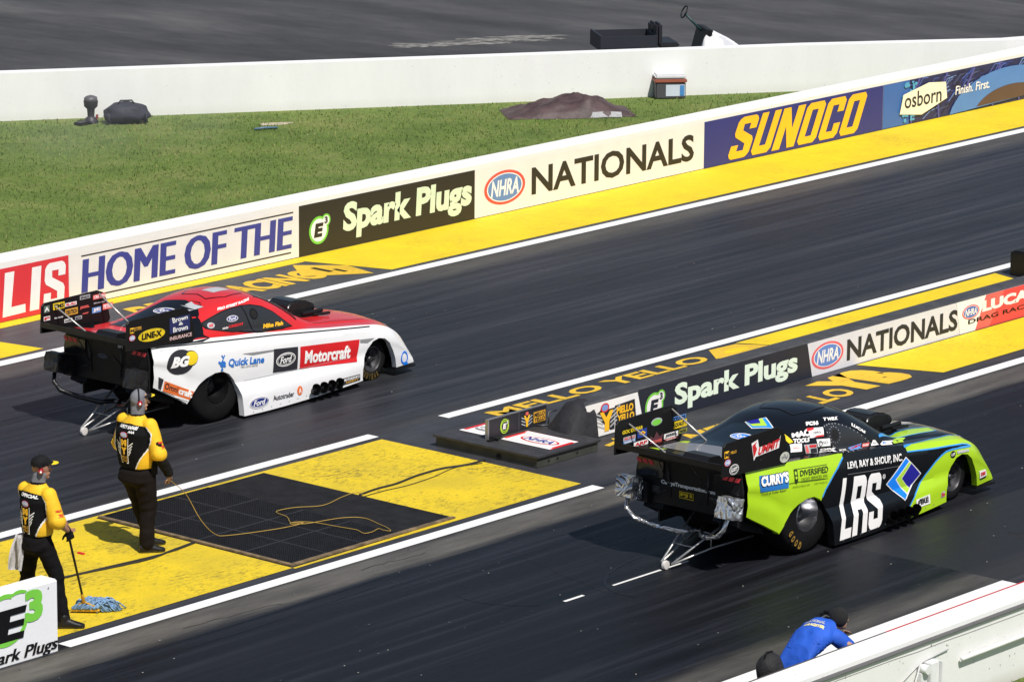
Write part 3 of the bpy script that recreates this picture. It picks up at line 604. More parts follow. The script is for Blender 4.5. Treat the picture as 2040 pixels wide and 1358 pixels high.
# things behind the barrier wall
def blobmesh(bm, c, r, seed, n=3, amp=.12):
    res = bmesh.ops.create_icosphere(bm, subdivisions=n, radius=1)
    for v in res['verts']:
        k = 1 + amp * noise.noise(v.co * 2.2 + Vector((seed, 0, 0))); v.co = Vector((c[0] + v.co.x * r[0] * k, c[1] + v.co.y * r[1] * k, c[2] + v.co.z * r[2] * k))
    for f in bm.faces: f.smooth = True
tp = bmesh.new(); M_tarp = mat('brown_tarp', (.060, .036, .037), .6, .4, 4, bump=1.0, bscale=7); ax = Vector((.72, -.60)); ay = Vector((.60, .72)); NX, NY = 44, 24; gg = []
for i in range(NX + 1):
    row = []
    for j in range(NY + 1):
        u = i / NX; v = j / NY
        x = (u - .5) * 2.5; y = (v - .5) * 1.25 * (1 - .25 * abs(u - .5)) + .07 * noise.noise(Vector((u * 6, v * 2, 1)))
        e = min(u, 1 - u, v * .9, (1 - v)) * 5; e = min(1, max(e, 0)) ** .6
        h = e * (.08 + .17 * math.exp(-((u - .63) / .2) ** 2) + .10 * math.exp(-((u - .38) / .2) ** 2)) * (1 + .5 * noise.noise(Vector((u * 7, v * 5, 3)))) + .04 * abs(noise.noise(Vector((u * 16, v * 9, 5)))) * e
        row.append(tp.verts.new((x * ax.x + y * ay.x, x * ax.y + y * ay.y, h)))
    gg.append(row)
for i in range(NX):
    for j in range(NY): tp.faces.new((gg[i][j], gg[i + 1][j], gg[i + 1][j + 1], gg[i][j + 1]))
tarp = tag(obj('tarp_pile', fixn(tp), M_tarp, None, 180, loc=(19.95, 17.0, 0)), 'crumpled brown tarpaulin heap on the grass behind the barrier', 'tarpaulin')
bm = bmesh.new(); rnd = random.Random(8)
P = [(-.1 + .26 * k, -.60 + .05 * rnd.uniform(-1, 1)) for k in range(5)]
for k in range(4):
    a, b = P[k], P[k + 1]; g4 = []
    for (u, v) in (a, b):
        X = u * ax.x + v * ay.x; Y = u * ax.y + v * ay.y; g4.append([bm.verts.new((X, Y, .01)), bm.verts.new((X + .05, Y + .06, .09 + .02 * rnd.random()))])
    bm.faces.new((g4[0][0], g4[1][0], g4[1][1], g4[0][1]))
bmesh.ops.solidify(bm, geom=bm.faces[:], thickness=.02); obj('white_lining', bm, mat('lining', (.6, .6, .62), .6, .2), tarp)
cl = tag(empty('cooler', (22.55, 16.75, 0), R_(-42)), 'small dark cooler with an orange rim and white lid against the curved white wall', 'cooler')
bm = box(-.28, .28, -.2, .2, 0, .30, bev=.02); obj('tub', bm, C('cooler_grey', 74, 72, 78), cl); obj('rim', box(-.3, .3, -.22, .22, .30, .36, bev=.01), C('cooler_orange', 150, 84, 66), cl)
obj('lid', box(-.29, .29, -.21, .21, .36, .45, bev=.03), C('cooler_lid', 205, 205, 208), cl); obj('label_panel', box(-.09, .26, -.206, -.198, .05, .26), C('label_pale', 196, 204, 216), cl); obj('label_stripe', box(.17, .25, -.212, -.204, .06, .25), C('dull_blue', 70, 130, 190), cl)
bm = bmesh.new(); blobmesh(bm, (0, 0, .17), (.42, .24, .19), 2, 3, .25); bx(bm, -.36, -.30, -.2, .2, .02, .2, bev=.02); bx(bm, .30, .36, -.2, .2, .02, .2, bev=.02)
bag = tag(obj('duffel_bag', bm, mat('bag_navy', (.018, .02, .032), .75, .3, 6, bump=.6, bscale=12), None, 180, loc=(13.86, 22.08, 0), rz=R_(-38)), 'dark navy duffel bag on the grass in front of the white wall', 'bag')
obj('handle', (lambda b: (tube(b, [(-.15, 0, .33), (-.1, 0, .40), (.1, 0, .40), (.15, 0, .33)], .014, 8), b)[1])(bmesh.new()), M_black, bag, 180)
bv = tag(empty('boot_vase', (13.42, 22.52, 0)), 'short dark padded stand with a grey cap beside the duffel bag', 'stand'); bv.name = 'padded_stand'
bm = bmesh.new(); lathe(bm, [(0, 0), (.12, 0), (.11, .08), (.06, .12), (.07, .25), (.12, .3), (.13, .40), (0, .41)], 'Z', seg=18); obj('shaft', bm, C('stand_dark', 46, 44, 50), bv, 50)
bm = bmesh.new(); blobmesh(bm, (0, 0, .42), (.13, .12, .08), 5, 2, .1); obj('cap', bm, C('stand_cap', 82, 80, 84), bv)
obj('base_plate', box(-.35, .12, -.1, .1, 0, .05, bev=.02), M_black, bv); obj('red_tag', box(.02, .06, -.125, -.10, .08, .16), C('tag_red', 140, 60, 60), bv)
tag(obj('blue_strap', (lambda b: (tube(b, [(14.85, 19.9, .02), (15.0, 19.82, .035), (15.25, 19.72, .02)], .022, 6), b)[1])(bmesh.new()), C('strap_blue', 84, 108, 130), None, 180), 'faded blue strap lying on the grass below the sand patch', 'strap')

# utility cart parked behind the white wall
uc = tag(empty('utility_cart', (25.12, 19.28, -.04), R_(-38)), 'small black utility cart with a cargo bed and white nose parked behind the white wall', 'cart')
bm = bmesh.new(); bx(bm, -1.30, .05, -.55, .55, .52, .58); bx(bm, -1.30, .05, -.55, -.51, .58, .88, bev=.01); bx(bm, -1.30, .05, .51, .55, .58, .88, bev=.01); bx(bm, -1.34, -1.28, -.57, .57, .52, .90, bev=.01); bx(bm, .03, .07, -.55, .55, .58, .88)
obj('cargo_box', bm, C('cart_black', 40, 42, 50), uc)
bm = bmesh.new(); bx(bm, .12, .62, -.5, .5, .55, .68, bev=.04); bx(bm, .06, .2, -.5, -.03, .62, 1.16, bev=.05); bx(bm, .06, .2, .03, .5, .62, 1.10, bev=.05); obj('seat', bm, C('seat_dark', 30, 30, 36), uc)
bm = bmesh.new(); bx(bm, .1, 1.25, -.52, .52, .26, .34, bev=.02); obj('floor_pan', bm, C('pan_grey', 120, 124, 136), uc)
bm = bmesh.new(); poly_prism(bm, [(1.2, .28), (2.15, .28), (2.22, .45), (2.05, .62), (1.7, .80), (1.42, .92), (1.22, .70)], 'Y', -.42, .42); bmesh.ops.bevel(bm, geom=bm.edges[:], offset=.05, segments=3, affect='EDGES'); fixn(bm); obj('cowl', bm, C('cart_white', 232, 234, 240), uc, 40)
bm = bmesh.new(); poly_prism(bm, [(1.12, .35), (1.30, .35), (1.45, .95), (1.28, .98)], 'Y', -.46, .46); obj('dashboard', fixn(bm), M_black, uc)
bm = bmesh.new(); tube(bm, [(1.3, 0, .85), (.86, 0, 1.32)], .03, 8); obj('steering_column', bm, C('column_teal', 30, 60, 62), uc, 180)
bm = bmesh.new(); tube(bm, [Vector((.84, 0, 1.36)) + Vector((.12 * cos(t) * .5, .19 * sin(t), .14 * cos(t))) for t in [2 * pi * k / 20 for k in range(21)]], .018, 7); obj('steering_wheel', bm, M_black, uc, 180)
for (x, y) in ((-.7, -.55), (-.7, .55), (1.7, -.5), (1.7, .5)):
    bm = bmesh.new(); lathe(bm, [(0, -.1), (.16, -.1), (.25, -.09), (.28, -.05), (.28, .05), (.25, .09), (.16, .1), (0, .1)], seg=28); wh = obj('wheel', bm, M_rubber, uc, 40, loc=(x, y, .28))
    bm = bmesh.new(); lathe(bm, [(0, -.115), (.14, -.112), (.15, -.10)], seg=20); obj('hubcap', bm, K_silver, wh, 40)
bm = bmesh.new(); tube(bm, [(.2, -.54, .30), (.28, -.56, .52), (.55, -.56, .56), (.8, -.55, .40), (.82, -.53, .30)], .025, 8); obj('side_rail', bm, M_black, uc, 180)
uc.scale = (.80, .80, .78)
tag(obj('white_sack', (lambda b: (blobmesh(b, (0, 0, .45), (.3, .25, .5), 7, 3, .2), b)[1])(bmesh.new()), K_white, None, 180, loc=(24.15, 17.0, 0)), 'white sack leaning behind the white wall below the cart', 'sack')

# ------------------------------------------------------------------ grass blades (uncountable)
def grass_blades(name, n, sampler, h0, h1, wd, seed, m):
    rnd = random.Random(seed); V = []; F = []; MI = []
    for _ in range(n):
        x, y = sampler(rnd); h = rnd.uniform(h0, h1); a = rnd.uniform(0, pi); lx, ly = rnd.uniform(-.6, .6) * h, rnd.uniform(-.6, .6) * h; dx, dy = cos(a) * wd, sin(a) * wd; k = len(V)
        V += [(x - dx, y - dy, 0), (x + dx, y + dy, 0), (x + lx, y + ly, h)]; F.append((k, k + 1, k + 2)); pz = noise.noise(Vector((x * .45, y * .45, 0))) + .5 * noise.noise(Vector((x * 1.3, y * 1.3, 5))); MI.append(2 if (x < 28.3 and y > wy(x) - .4 and y > 12.5 and rnd.random() < .6) or rnd.random() < .18 + .5 * pz else rnd.choice((0, 1)) if pz > -.1 else 0)
    o = obj(name, (V, [], F), m); o.data.polygons.foreach_set('material_index', MI); return tag(o, kind='stuff')
def gm(n, c): return mat(n, c, .8, .35, .6)
GM = [gm('blade_green', (.085, .145, .018)), gm('blade_bright', (.14, .20, .034)), gm('blade_dry', (.22, .21, .075))]
def wy(x):
    for a, b in zip(BW, BW[1:]):
        if a[0] <= x <= b[0]: return a[1] + (b[1] - a[1]) * (x - a[0]) / (b[0] - a[0])
    return 12.4
def samp(rnd):
    while 1:
        x = rnd.uniform(-1, 28.4); y = rnd.uniform(12.4, 29)
        if y < wy(x) - .12: return x, y
gb = grass_blades('grass', 46000, samp, .02, .055, .010, 1, GM); gb.location = (0, 0, -.006)
grass_blades('grass', 9000, lambda r: (r.uniform(-6, 3), r.uniform(-9.6, -8.38)), .02, .055, .004, 2, GM).location = (0, 0, .012)

# ------------------------------------------------------------------ funny cars: x forward from the rear axle, y to the left, z up
# stations: x | (half width, height) x7 from skirt to roof side | centre height
BODY = [
 (-1.13, (.86, .66), (.88, .79), (.87, .93), (.86, 1.05), (.82, 1.215), (.74, 1.225), (.50, 1.235), 1.235),
 (-.90, (.88, .53), (.90, .70), (.88, .86), (.88, 1.02), (.82, 1.185), (.70, 1.20), (.50, 1.215), 1.225),
 (-.62, (.92, .375), (.93, .55), (.90, .72), (.89, .98), (.83, 1.16), (.68, 1.18), (.50, 1.225), 1.25),
 (-.52, (.94, .06), (.94, .42), (.905, .66), (.89, .97), (.83, 1.15), (.68, 1.17), (.49, 1.235), 1.26),
 (-.10, (.99, .05), (.97, .34), (.92, .52), (.895, .94), (.83, 1.12), (.70, 1.14), (.48, 1.325), 1.36),
 (.30, (1.02, .045), (.995, .33), (.92, .48), (.89, .92), (.83, 1.08), (.72, 1.10), (.50, 1.42), 1.47),
 (.70, (1.02, .04), (.995, .32), (.915, .46), (.885, .895), (.83, 1.05), (.74, 1.07), (.50, 1.455), 1.505),
 (1.10, (1.01, .04), (.985, .315), (.905, .45), (.88, .87), (.825, 1.00), (.74, 1.02), (.49, 1.395), 1.45),
 (1.45, (.995, .045), (.97, .31), (.90, .44), (.875, .85), (.82, .965), (.73, .985), (.48, 1.25), 1.30),
 (1.75, (.985, .05), (.96, .31), (.895, .435), (.87, .83), (.815, .93), (.71, .95), (.46, 1.08), 1.12),
 (2.0, (.97, .06), (.95, .30), (.89, .43), (.865, .81), (.81, .895), (.66, .915), (.42, .965), .985),
 (2.4, (.955, .08), (.94, .30), (.885, .42), (.86, .77), (.80, .85), (.64, .87), (.38, .92), .935),
 (2.8, (.925, .10), (.92, .30), (.885, .43), (.86, .72), (.785, .80), (.62, .82), (.35, .865), .885),
 (3.1, (.89, .12), (.90, .30), (.885, .46), (.86, .66), (.77, .75), (.60, .775), (.33, .81), .825),
 (3.35, (.86, .13), (.87, .28), (.86, .42), (.835, .57), (.745, .66), (.58, .69), (.31, .72), .735),
 (3.55, (.83, .13), (.835, .24), (.82, .33), (.79, .43), (.71, .52), (.55, .56), (.30, .59), .60),
 (3.68, (.81, .13), (.81, .19), (.79, .25), (.76, .31), (.68, .37), (.53, .41), (.29, .43), .44),
 (3.76, (.80, .13), (.80, .15), (.78, .17), (.75, .20), (.67, .23), (.52, .25), (.29, .27), .27)]
NP = 8
def cr(p0, p1, p2, p3, t): return .5 * ((2 * p1) + (p2 - p0) * t + (2 * p0 - 5 * p1 + 4 * p2 - p3) * t * t + (3 * p1 - p0 - 3 * p2 + p3) * t ** 3)
def station(x):
    xs = [b[0] for b in BODY]; i = max(0, min(len(xs) - 2, next((k for k in range(len(xs) - 1) if x <= xs[k + 1]), len(xs) - 2)))
    t = (x - xs[i]) / (xs[i + 1] - xs[i])
    def val(k, c):
        def g(j):
            j = max(0, min(len(BODY) - 1, j)); b = BODY[j]
            return (b[1 + k][c] * (.90 if c == 0 else 1) if k < 7 else (0.0 if c == 0 else b[8]))
        if k == 0 and c == 1: return g(i) + (g(i + 1) - g(i)) * t
        h1 = (g(i + 1) - g(i)); h0 = g(i) - g(i - 1); h2 = g(i + 2) - g(i + 1); dx = xs[i + 1] - xs[i]
        d0 = xs[i] - xs[max(i - 1, 0)] or dx; d2 = xs[min(i + 2, len(xs) - 1)] - xs[i + 1] or dx
        s1 = h1 / dx; s0 = h0 / d0 if i > 0 else s1; s2 = h2 / d2 if i + 2 < len(xs) else s1
        m1 = 0 if s0 * s1 < 0 else (s0 + s1) / 2; m2 = 0 if s1 * s2 < 0 else (s1 + s2) / 2
        lim = 3 * abs(s1); m1 = max(-lim, min(lim, m1)); m2 = max(-lim, min(lim, m2))
        t2, t3 = t * t, t ** 3
        return (2 * t3 - 3 * t2 + 1) * g(i) + (t3 - 2 * t2 + t) * dx * m1 + (-2 * t3 + 3 * t2) * g(i + 1) + (t3 - t2) * dx * m2
    return [(val(k, 0), val(k, 1)) for k in range(NP)]
SEGS = [3, 3, 7, 4, 3, 9, 9]
def section(x):
    P = station(x); out = []; ring = []
    for k in range(NP - 1):
        a, b = P[k], P[k + 1]
        for q in range(SEGS[k]):
            t = q / SEGS[k]; w = a[0] + (b[0] - a[0]) * t; z = a[1] + (b[1] - a[1]) * t
            if k == 2: w += .012 * sin(pi * t)                                   # slight barrel of the flank
            if k == 5:                                                           # greenhouse side / hood, rounded into the roof
                c = P[k + 2]; w += .045 * sin(pi * t); z += .055 * sin(pi * t) * (b[1] - a[1]) * 2.2
            if k == 6: w2 = a[0] * (1 - t); z = b[1] - (b[1] - a[1]) * ((1 - t) ** 2.2); w = w2
            out.append((w, z)); ring.append(k)
    out.append((0, P[7][1])); ring.append(7)
    return out, ring
def xbend(x, w):   # the nose and the tail curve in plan
    if x > 2.9: return x + .14 * ((x - 2.9) / .86) * (1 - (w / .85) ** 2)
    if x < -.85: return x - .10 * ((-.85 - x) / .28) * (1 - (w / .9) ** 2)
    return x
REAR_ARCH = [(-.615, .36), (-.52, .47), (-.40, .565), (-.26, .635), (-.10, .675), (.04, .67), (.15, .62), (.235, .53), (.29, .42), (.325, .28), (.335, .14), (.34, .0), (.34, -.1), (-.66, -.1), (-.66, .33)]
FRONT_ARCH = [(2.66, -.1), (2.66, .14), (2.675, .24), (2.72, .37), (2.80, .49), (2.91, .575), (3.03, .60), (3.15, .575), (3.25, .50), (3.325, .38), (3.375, .25), (3.41, .10), (3.41, -.1)]
def inpoly(x, z, P):
    c = False; n = len(P)
    for i in range(n):
        (x1, z1), (x2, z2) = P[i], P[(i + 1) % n]
        if (z1 > z) != (z2 > z) and x < (x2 - x1) * (z - z1) / (z2 - z1) + x1: c = not c
    return c
def knife(bm, P, axes=(0, 2), closed=True, only=None):
    a0, a1 = axes; n = len(P)
    for i in range(n if closed else n - 1):
        (x1, z1), (x2, z2) = P[i], P[(i + 1) % n]; no = [0, 0, 0]; no[a0] = z1 - z2; no[a1] = x2 - x1; co = [0, 0, 0]; co[a0] = x1; co[a1] = z1
        lo0, hi0, lo1, hi1 = min(x1, x2) - .002, max(x1, x2) + .002, min(z1, z2) - .002, max(z1, z2) + .002; fs = []
        for f in bm.faces:
            if only and not only(f): continue
            us = [v.co[a0] for v in f.verts]; vs = [v.co[a1] for v in f.verts]
            if max(us) >= lo0 and min(us) <= hi0 and max(vs) >= lo1 and min(vs) <= hi1: fs.append(f)
        if fs:
            ed = {e for f in fs for e in f.edges}; vv = {v for f in fs for v in f.verts}
            bmesh.ops.bisect_plane(bm, geom=list(vv) + list(ed) + fs, dist=1e-5, plane_co=co, plane_no=no)
def build_body(paint, cuts):
    bm = bmesh.new(); lay = bm.faces.layers.int.new('ring'); xs = []
    x = -1.13
    while x < 3.76: xs.append(x); x += .045 if x < 2.9 else .03
    xs += [-.62, -.615, -.53, -.52]; xs = sorted(set(round(v, 4) for v in xs)); xs.append(3.76); rows = []
    for x in xs:
        pts, ring = section(x); L = [bm.verts.new((xbend(x, w), -w, z)) for w, z in pts]; Rr = [bm.verts.new((xbend(x, w), w, z)) for w, z in pts[:-1]]
        rows.append(L + Rr[::-1])
    rk = ring[:-1] + ring[:-1][::-1]
    for a, b in zip(rows, rows[1:]):
        for k in range(len(a) - 1):
            f = bm.faces.new((a[k], b[k], b[k + 1], a[k + 1])); f[lay] = rk[k]; f.smooth = True
    # nose closure
    last = rows[-1]; n = len(last); fl = [bm.verts.new((v.co.x - .02, v.co.y * .97, .11)) for v in last]
    for k in range(n - 1):
        f = bm.faces.new((last[k], fl[k], fl[k + 1], last[k + 1])); f[lay] = 9
    side = lambda f: abs(f.calc_center_median().y) > .52
    for arch in (REAR_ARCH, FRONT_ARCH):
        knife(bm, arch, (0, 2), True, side)
    for P, ax, only in cuts: knife(bm, P, ax, False, only)
    dead = []
    for f in bm.faces:
        c = f.calc_center_median()
        if abs(c.y) > .52 and (inpoly(c.x, c.z, REAR_ARCH) or inpoly(c.x, c.z, FRONT_ARCH)): dead.append(f)
    bmesh.ops.delete(bm, geom=dead, context='FACES')
    # paint
    for f in bm.faces:
        c = f.calc_center_median(); f.material_index = paint(c, f[lay])
    # turned-in lips along the openings and skirts
    lips = [e for e in bm.edges if e.is_boundary]
    sel = [e for e in lips if min(v.co.z for v in e.verts) < .95 and not all(abs(v.co.x - rows[0][0].co.x) < .12 for v in e.verts)]
    r = bmesh.ops.extrude_edge_only(bm, edges=sel)
    nv = [g for g in r['geom'] if isinstance(g, bmesh.types.BMVert)]
    for v in nv: v.co.y *= .90
    bmesh.ops.remove_doubles(bm, verts=bm.verts, dist=1e-5)
    return bm

def wheel(name, parent, x, y, rad, wid, rimr, deep, m_side=None, out=-1, letters=False, mrim=None):
    t = empty(name, (x, y, rad), 0, parent); h = wid / 2; bm = bmesh.new()
    if rad > .4: pr = [(rimr, -h * .93), (rimr + .02, -h * .98), (rad * .72, -h * 1.02), (rad * .88, -h * .97), (rad * .97, -h * .84), (rad * .995, -h * .6), (rad, 0)]
    else: pr = [(rimr, -h * .8), (rimr + .02, -h * .95), (rad * .85, -h), (rad * .96, -h * .75), (rad, -h * .3), (rad, 0)]
    lathe(bm, pr + [(r, -a) for r, a in pr[-2::-1]], seg=64); obj('tyre', bm, M_rubber, t, 50)
    bm = bmesh.new(); o = out; e = [(rimr + .005, o * h * .93), (rimr - .012, o * h * .97), (rimr - .02, o * h * .8), (rimr - .03, o * (h * .93 - deep * .6)), (rimr * .62, o * (h * .93 - deep)), (rimr * .30, o * (h * .93 - deep)), (rimr * .26, o * (h * .93 - deep * .55)), (0, o * (h * .93 - deep * .5))]
    lathe(bm, e[:5], seg=48); lathe(bm, [(rimr * .62, e[4][1]), (rimr * .30, e[4][1] - o * .03), (rimr * .26, e[6][1]), (0, e[7][1])], seg=32, mi=1)
    for k in range(10 if rad > .4 else 0):
        a = 2 * pi * k / 10; q0 = (cos(a) * rimr * .46, e[4][1] + o * .006, sin(a) * rimr * .46); tube(bm, [q0, (q0[0], q0[1] + o * .02, q0[2])], .016, 8, mi=1)
    lathe(bm, [(rimr + .005, -o * h * .93), (rimr * .8, -o * h * .7), (0, -o * h * .7)], seg=32)
    for k in range(16 if rad > .4 else 5):
        a = 2 * pi * k / (16 if rad > .4 else 5); c = (cos(a) * (rimr - .008), o * h * .985, sin(a) * (rimr - .008))
        if rad > .4: tube(bm, [c, (c[0], c[1] - o * .02, c[2])], .009, 6)
        else:
            b2 = [(cos(a + s) * r, o * (h * .93 - deep * .7), sin(a + s) * r) for r, s in ((rimr * .3, -.18), (rimr * .3, .18), (rimr * .95, .14), (rimr * .95, -.14))]
            bm.faces.new([bm.verts.new(p) for p in b2])
    obj('rim', bm, [mrim or (M_chrome if rad > .4 else M_dmetal), mat('hub_dark', (.018, .018, .019), .6, .3, 9)], t, 35)
    if letters:
        A = Art(); n = len(letters)
        for i, chh in enumerate(letters):
            V, F = text2d(chh, .05); a = R_(letters_a0 + i * 13); rr = rad * .80
            P = []
            for u, v in V:
                ang = a + (u - .5) * .13; r2 = rr + (v - .5) * -.085
                P.append((cos(ang) * r2, sin(ang) * r2))
            A.add(P, F, C('tyre_gold', 150, 118, 48) if rad > .4 else C('tyre_gold_dim', 96, 78, 34), 0)
        hh = h
        A.build('sidewall_lettering', lambda u, v, d: (u, o * (hh * 1.03 + d), v), t)
    return t
letters_a0 = 205

def body_map(body, sgn=-1):
    """project (x,z) artwork sideways onto the bodywork"""
    me = body.data; vs = [v.co.copy() for v in me.vertices]; fs = [tuple(p.vertices) for p in me.polygons]; T = BVHTree.FromPolygons(vs, fs)
    def f(u, v, d):
        h = T.ray_cast(Vector((u, sgn * 2.0, v)), Vector((0, -sgn, 0)), 1.95)
        if h[0] is None: return None
        n = h[1]
        if n.y * sgn < 0: n = -n
        return h[0] + n * d
    def top(u, v, d):
        h = T.ray_cast(Vector((u, v, 3)), Vector((0, 0, -1)))
        if h[0] is None: return None
        n = h[1] if h[1].z > 0 else -h[1]; return h[0] + n * d
    f.top = top; return f

def funny_car(name, loc, label, livery):
    car = empty(name, loc); tag(car, label, 'race car', 'funny cars launching off the start line')
    L = livery; cuts, paint = L['cuts'], L['paint']
    body = obj('body', build_body(paint, cuts), L['mats'], car, 24)
    fm = body_map(body); L['decals'](body, fm)
    # inner shell: wheel tubs, floor and firewall keep the inside black
    bm = bmesh.new()
    poly_prism(bm, [(-.58, .30), (3.70, .16), (3.60, .40), (3.1, .66), (2.0, .82), (1.5, .90), (-.5, 1.0), (-1.1, 1.1), (-1.1, .72)], 'Y', -.38, .38); bx(bm, .42, 2.55, -.82, .82, .09, .14); bx(bm, .42, .46, -.80, .80, .12, .85); bx(bm, 2.52, 2.56, -.74, .74, .12, .62); bx(bm, 3.42, 3.72, -.68, .68, .10, .15)
    obj('chassis', fixn(bm), mat('chassis_black', (.008, .008, .009), .7), car)
    # front splitter lip
    bm = bmesh.new(); pts = [(3.40, -.76)] + [(3.79 + .16 * (1 - (y / .77) ** 2), y) for y in [-.76 + .12667 * k for k in range(13)]] + [(3.40, .76)]
    poly_prism(bm, pts, 'Z', .085, .112); obj('splitter', fixn(bm), L.get('splitter', M_black), car)
    # tail panel, lamps
    bm = bmesh.new(); W0, W1 = .84, .87
    poly_prism(bm, [(-.76, .62), (.76, .62), (.77, .95), (.72, 1.21), (-.72, 1.21), (-.77, .95)], 'X', -1.215, -1.195)
    tp_ = obj('tail_panel', fixn(bm), L.get('tail', M_black), car)
    for s in (-1, 1):
        bm = bmesh.new(); poly_prism(bm, [(s * .73, .90), (s * .36, .93), (s * .36, 1.11), (s * .73, 1.13)], 'X', -1.236, -1.216); ln = obj('tail_lamp', fixn(bm), mat('lamp_black', (.01, .01, .011), .15, .1), car)
        bm = bmesh.new()
        for k in range(3): bx(bm, -1.268, -1.262, min(s * (.50 + .09 * k), s * (.53 + .09 * k)), max(s * (.50 + .09 * k), s * (.53 + .09 * k)), .94, 1.09)
        bm2 = bmesh.new()
        for k in range(3): poly_prism(bm2, [(s * (.49 + .085 * k), 1.06), (s * (.55 + .085 * k), 1.06), (s * (.58 + .085 * k), 1.11), (s * (.52 + .085 * k), 1.11)], 'X', -1.242, -1.237)
        bm.free(); obj('lamp_bar', fixn(bm2), C('lamp_red', 232, 60, 72), ln)
    A = Art(); L['tail_art'](A); A.build('lettering', lambda u, v, d: (-1.2155 - d, u, v), tp_)
    # lower diffuser strut plates at the back
    for s in (-1, 1):
        bm = bmesh.new(); bx(bm, -1.20, -.62, s * .44 - .012, s * .44 + .012, .40, .80); obj('side_strake', bm, M_black, car)
        bm = bmesh.new(); tube(bm, [(-1.24, s * .30, 1.12), (-1.22, s * .26, .72)], .008, 7); tube(bm, [(-1.24, s * .30, .80), (-1.21, s * .60, .70)], .007, 7); obj('support_rod', bm, M_dmetal, car)
        bm = bmesh.new(); poly_prism(bm, [(-1.20, .62), (-.90, .50), (-.66, .40), (-.66, .34), (-1.0, .44), (-1.24, .56)], 'Y', s * .50 - .14, s * .50 + .14); obj('lower_panel', fixn(bm), M_black, car)
    bm = bmesh.new(); bx(bm, -.50, -.30, -.28, .28, .30, .72, bev=.03); tube(bm, [(-.62, -.25, .50), (-.62, .25, .50)], .03, 10); obj('rear_axle_housing', bm, M_dmetal, car, 40)
    # spoiler shelf with raised centre, end plates and struts
    sp = bmesh.new()
    prf = [(-.62, 1.195), (-.95, 1.215), (-1.25, 1.235), (-1.50, 1.275), (-1.60, 1.315)]
    rows = []
    for x, z in prf: rows.append([sp.verts.new((x, y, z)) for y in (-.755, -.3, .3, .755)])
    for a, b in zip(rows, rows[1:]):
        for k in range(3): sp.faces.new((a[k], a[k + 1], b[k + 1], b[k]))
    bmesh.ops.solidify(sp, geom=sp.faces[:], thickness=.022)
    bx(sp, -1.612, -1.596, -.755, .755, 1.275, 1.345); poly_prism(sp, [(-1.57, 1.315), (-1.30, 1.25), (-1.25, 1.28), (-1.33, 1.36), (-1.5, 1.375)], 'Y', -.52, -.16)
    spo = obj('spoiler', fixn(sp), L.get('shelf', M_black), car)
    for s in (-1, 1):
        bm = bmesh.new(); tube(bm, [(-1.57, s * .22, 1.33), (-1.22, s * .30, .86)], .007, 6); obj('brace', bm, M_dmetal, spo)
    for s in (-1, 1):
        bm = bmesh.new(); zo = .03 if s > 0 else 0
        P = [(-1.62, 1.20), (-1.60, 1.545), (-1.56, 1.58), (-.62, 1.60), (-.52, 1.56), (-.46, 1.46), (-.40, 1.20), (-.44, 1.14)]
        poly_prism(bm, P, 'Y', s * .767 - .011, s * .767 + .011); bmesh.ops.bevel(bm, geom=bm.edges[:], offset=.003, segments=1, affect='EDGES')
        ep = obj('end_plate', fixn(bm), L.get('plate', mat('plate_black', (.008, .0075, .008), .45, .1, spec=.3)), car)
        A = Art(); (L['plate_near'] if s < 0 else L['plate_far'])(A)
        yy = -.779 if s < 0 else .755
        A.build('lettering', lambda u, v, d, yy=yy: (u, yy - d, v), ep)
    for s in (-1, 1):   # silver struts from the far end plate down to the deck
        pass
    for (x0, z0, x1) in ((-1.38, 1.52, -1.30), (-.60, 1.555, -.55)):
        bm = bmesh.new(); tube(bm, [(x0, .75, z0), (x1, .28, 1.25)], .011, 8); obj('strut', bm, mat('strut_silver', (.6, .58, .55), .35, .1, metal=.6), spo, 180)
    # wheels
    wheel('rear_wheel', car, 0, -.575, .455, .41, .205, .20, out=-1, letters=L.get('tyre_text'), mrim=L.get('rim')); wheel('rear_wheel', car, 0, .575, .455, .41, .205, .20, out=1)
    wheel('front_wheel', car, 3.04, -.60, .285, .125, .175, .07, out=-1, letters=L.get('front_text')); wheel('front_wheel', car, 3.04, .60, .285, .125, .175, .07, out=1)
    bm = bmesh.new(); tube(bm, [(0, -.6, .455), (0, .6, .455)], .09, 12); obj('axle', bm, M_black, car, 40)
    bm = bmesh.new(); tube(bm, [(3.04, -.64, .29), (3.0, .64, .29)], .03, 8); obj('front_axle', bm, M_dmetal, car)
    # headers: four zoomie pipes on each side
    for s in (-1, 1):
        for k in range(4):
            x = 1.42 + L.get('hx', 0) + .15 * k; bm = bmesh.new(); q = [(x + .15, s * .55, .20), (x + .06, s * .82, .13), (x, s * .95, .14), (x - .06, s * 1.02, .22)]
            tube(bm, q, [.045, .05, .052, .056], 14, caps=False); r = .045
            bmesh.ops.solidify(bm, geom=bm.faces[:], thickness=.008); obj('header_pipe', bm, mat('header_black', (.014, .013, .013), .55, .3, 9), car, 50)
    # injector hat in front of the windscreen
    hat = bmesh.new()
    prof = [(1.92, .98), (1.90, 1.09), (1.97, 1.165), (2.12, 1.175), (2.32, 1.13), (2.40, 1.07), (2.40, .95), (2.28, .90)]
    poly_prism(hat, prof, 'Y', -.20, .20); bmesh.ops.bevel(hat, geom=hat.edges[:], offset=.03, segments=3, affect='EDGES'); fixn(hat)
    ho = obj('injector', hat, mat('injector_black', (.012, .012, .013), .3, .2), car, 40)
    for y in (-.15, 0, .15):
        bm = bmesh.new(); lathe(bm, [(0, 2.385), (.047, 2.385), (.050, 2.425), (.058, 2.43), (.06, 2.28)], 'X', (0, y * .85, 1.025), 18); obj('butterfly', bm, M_black, ho, 40)
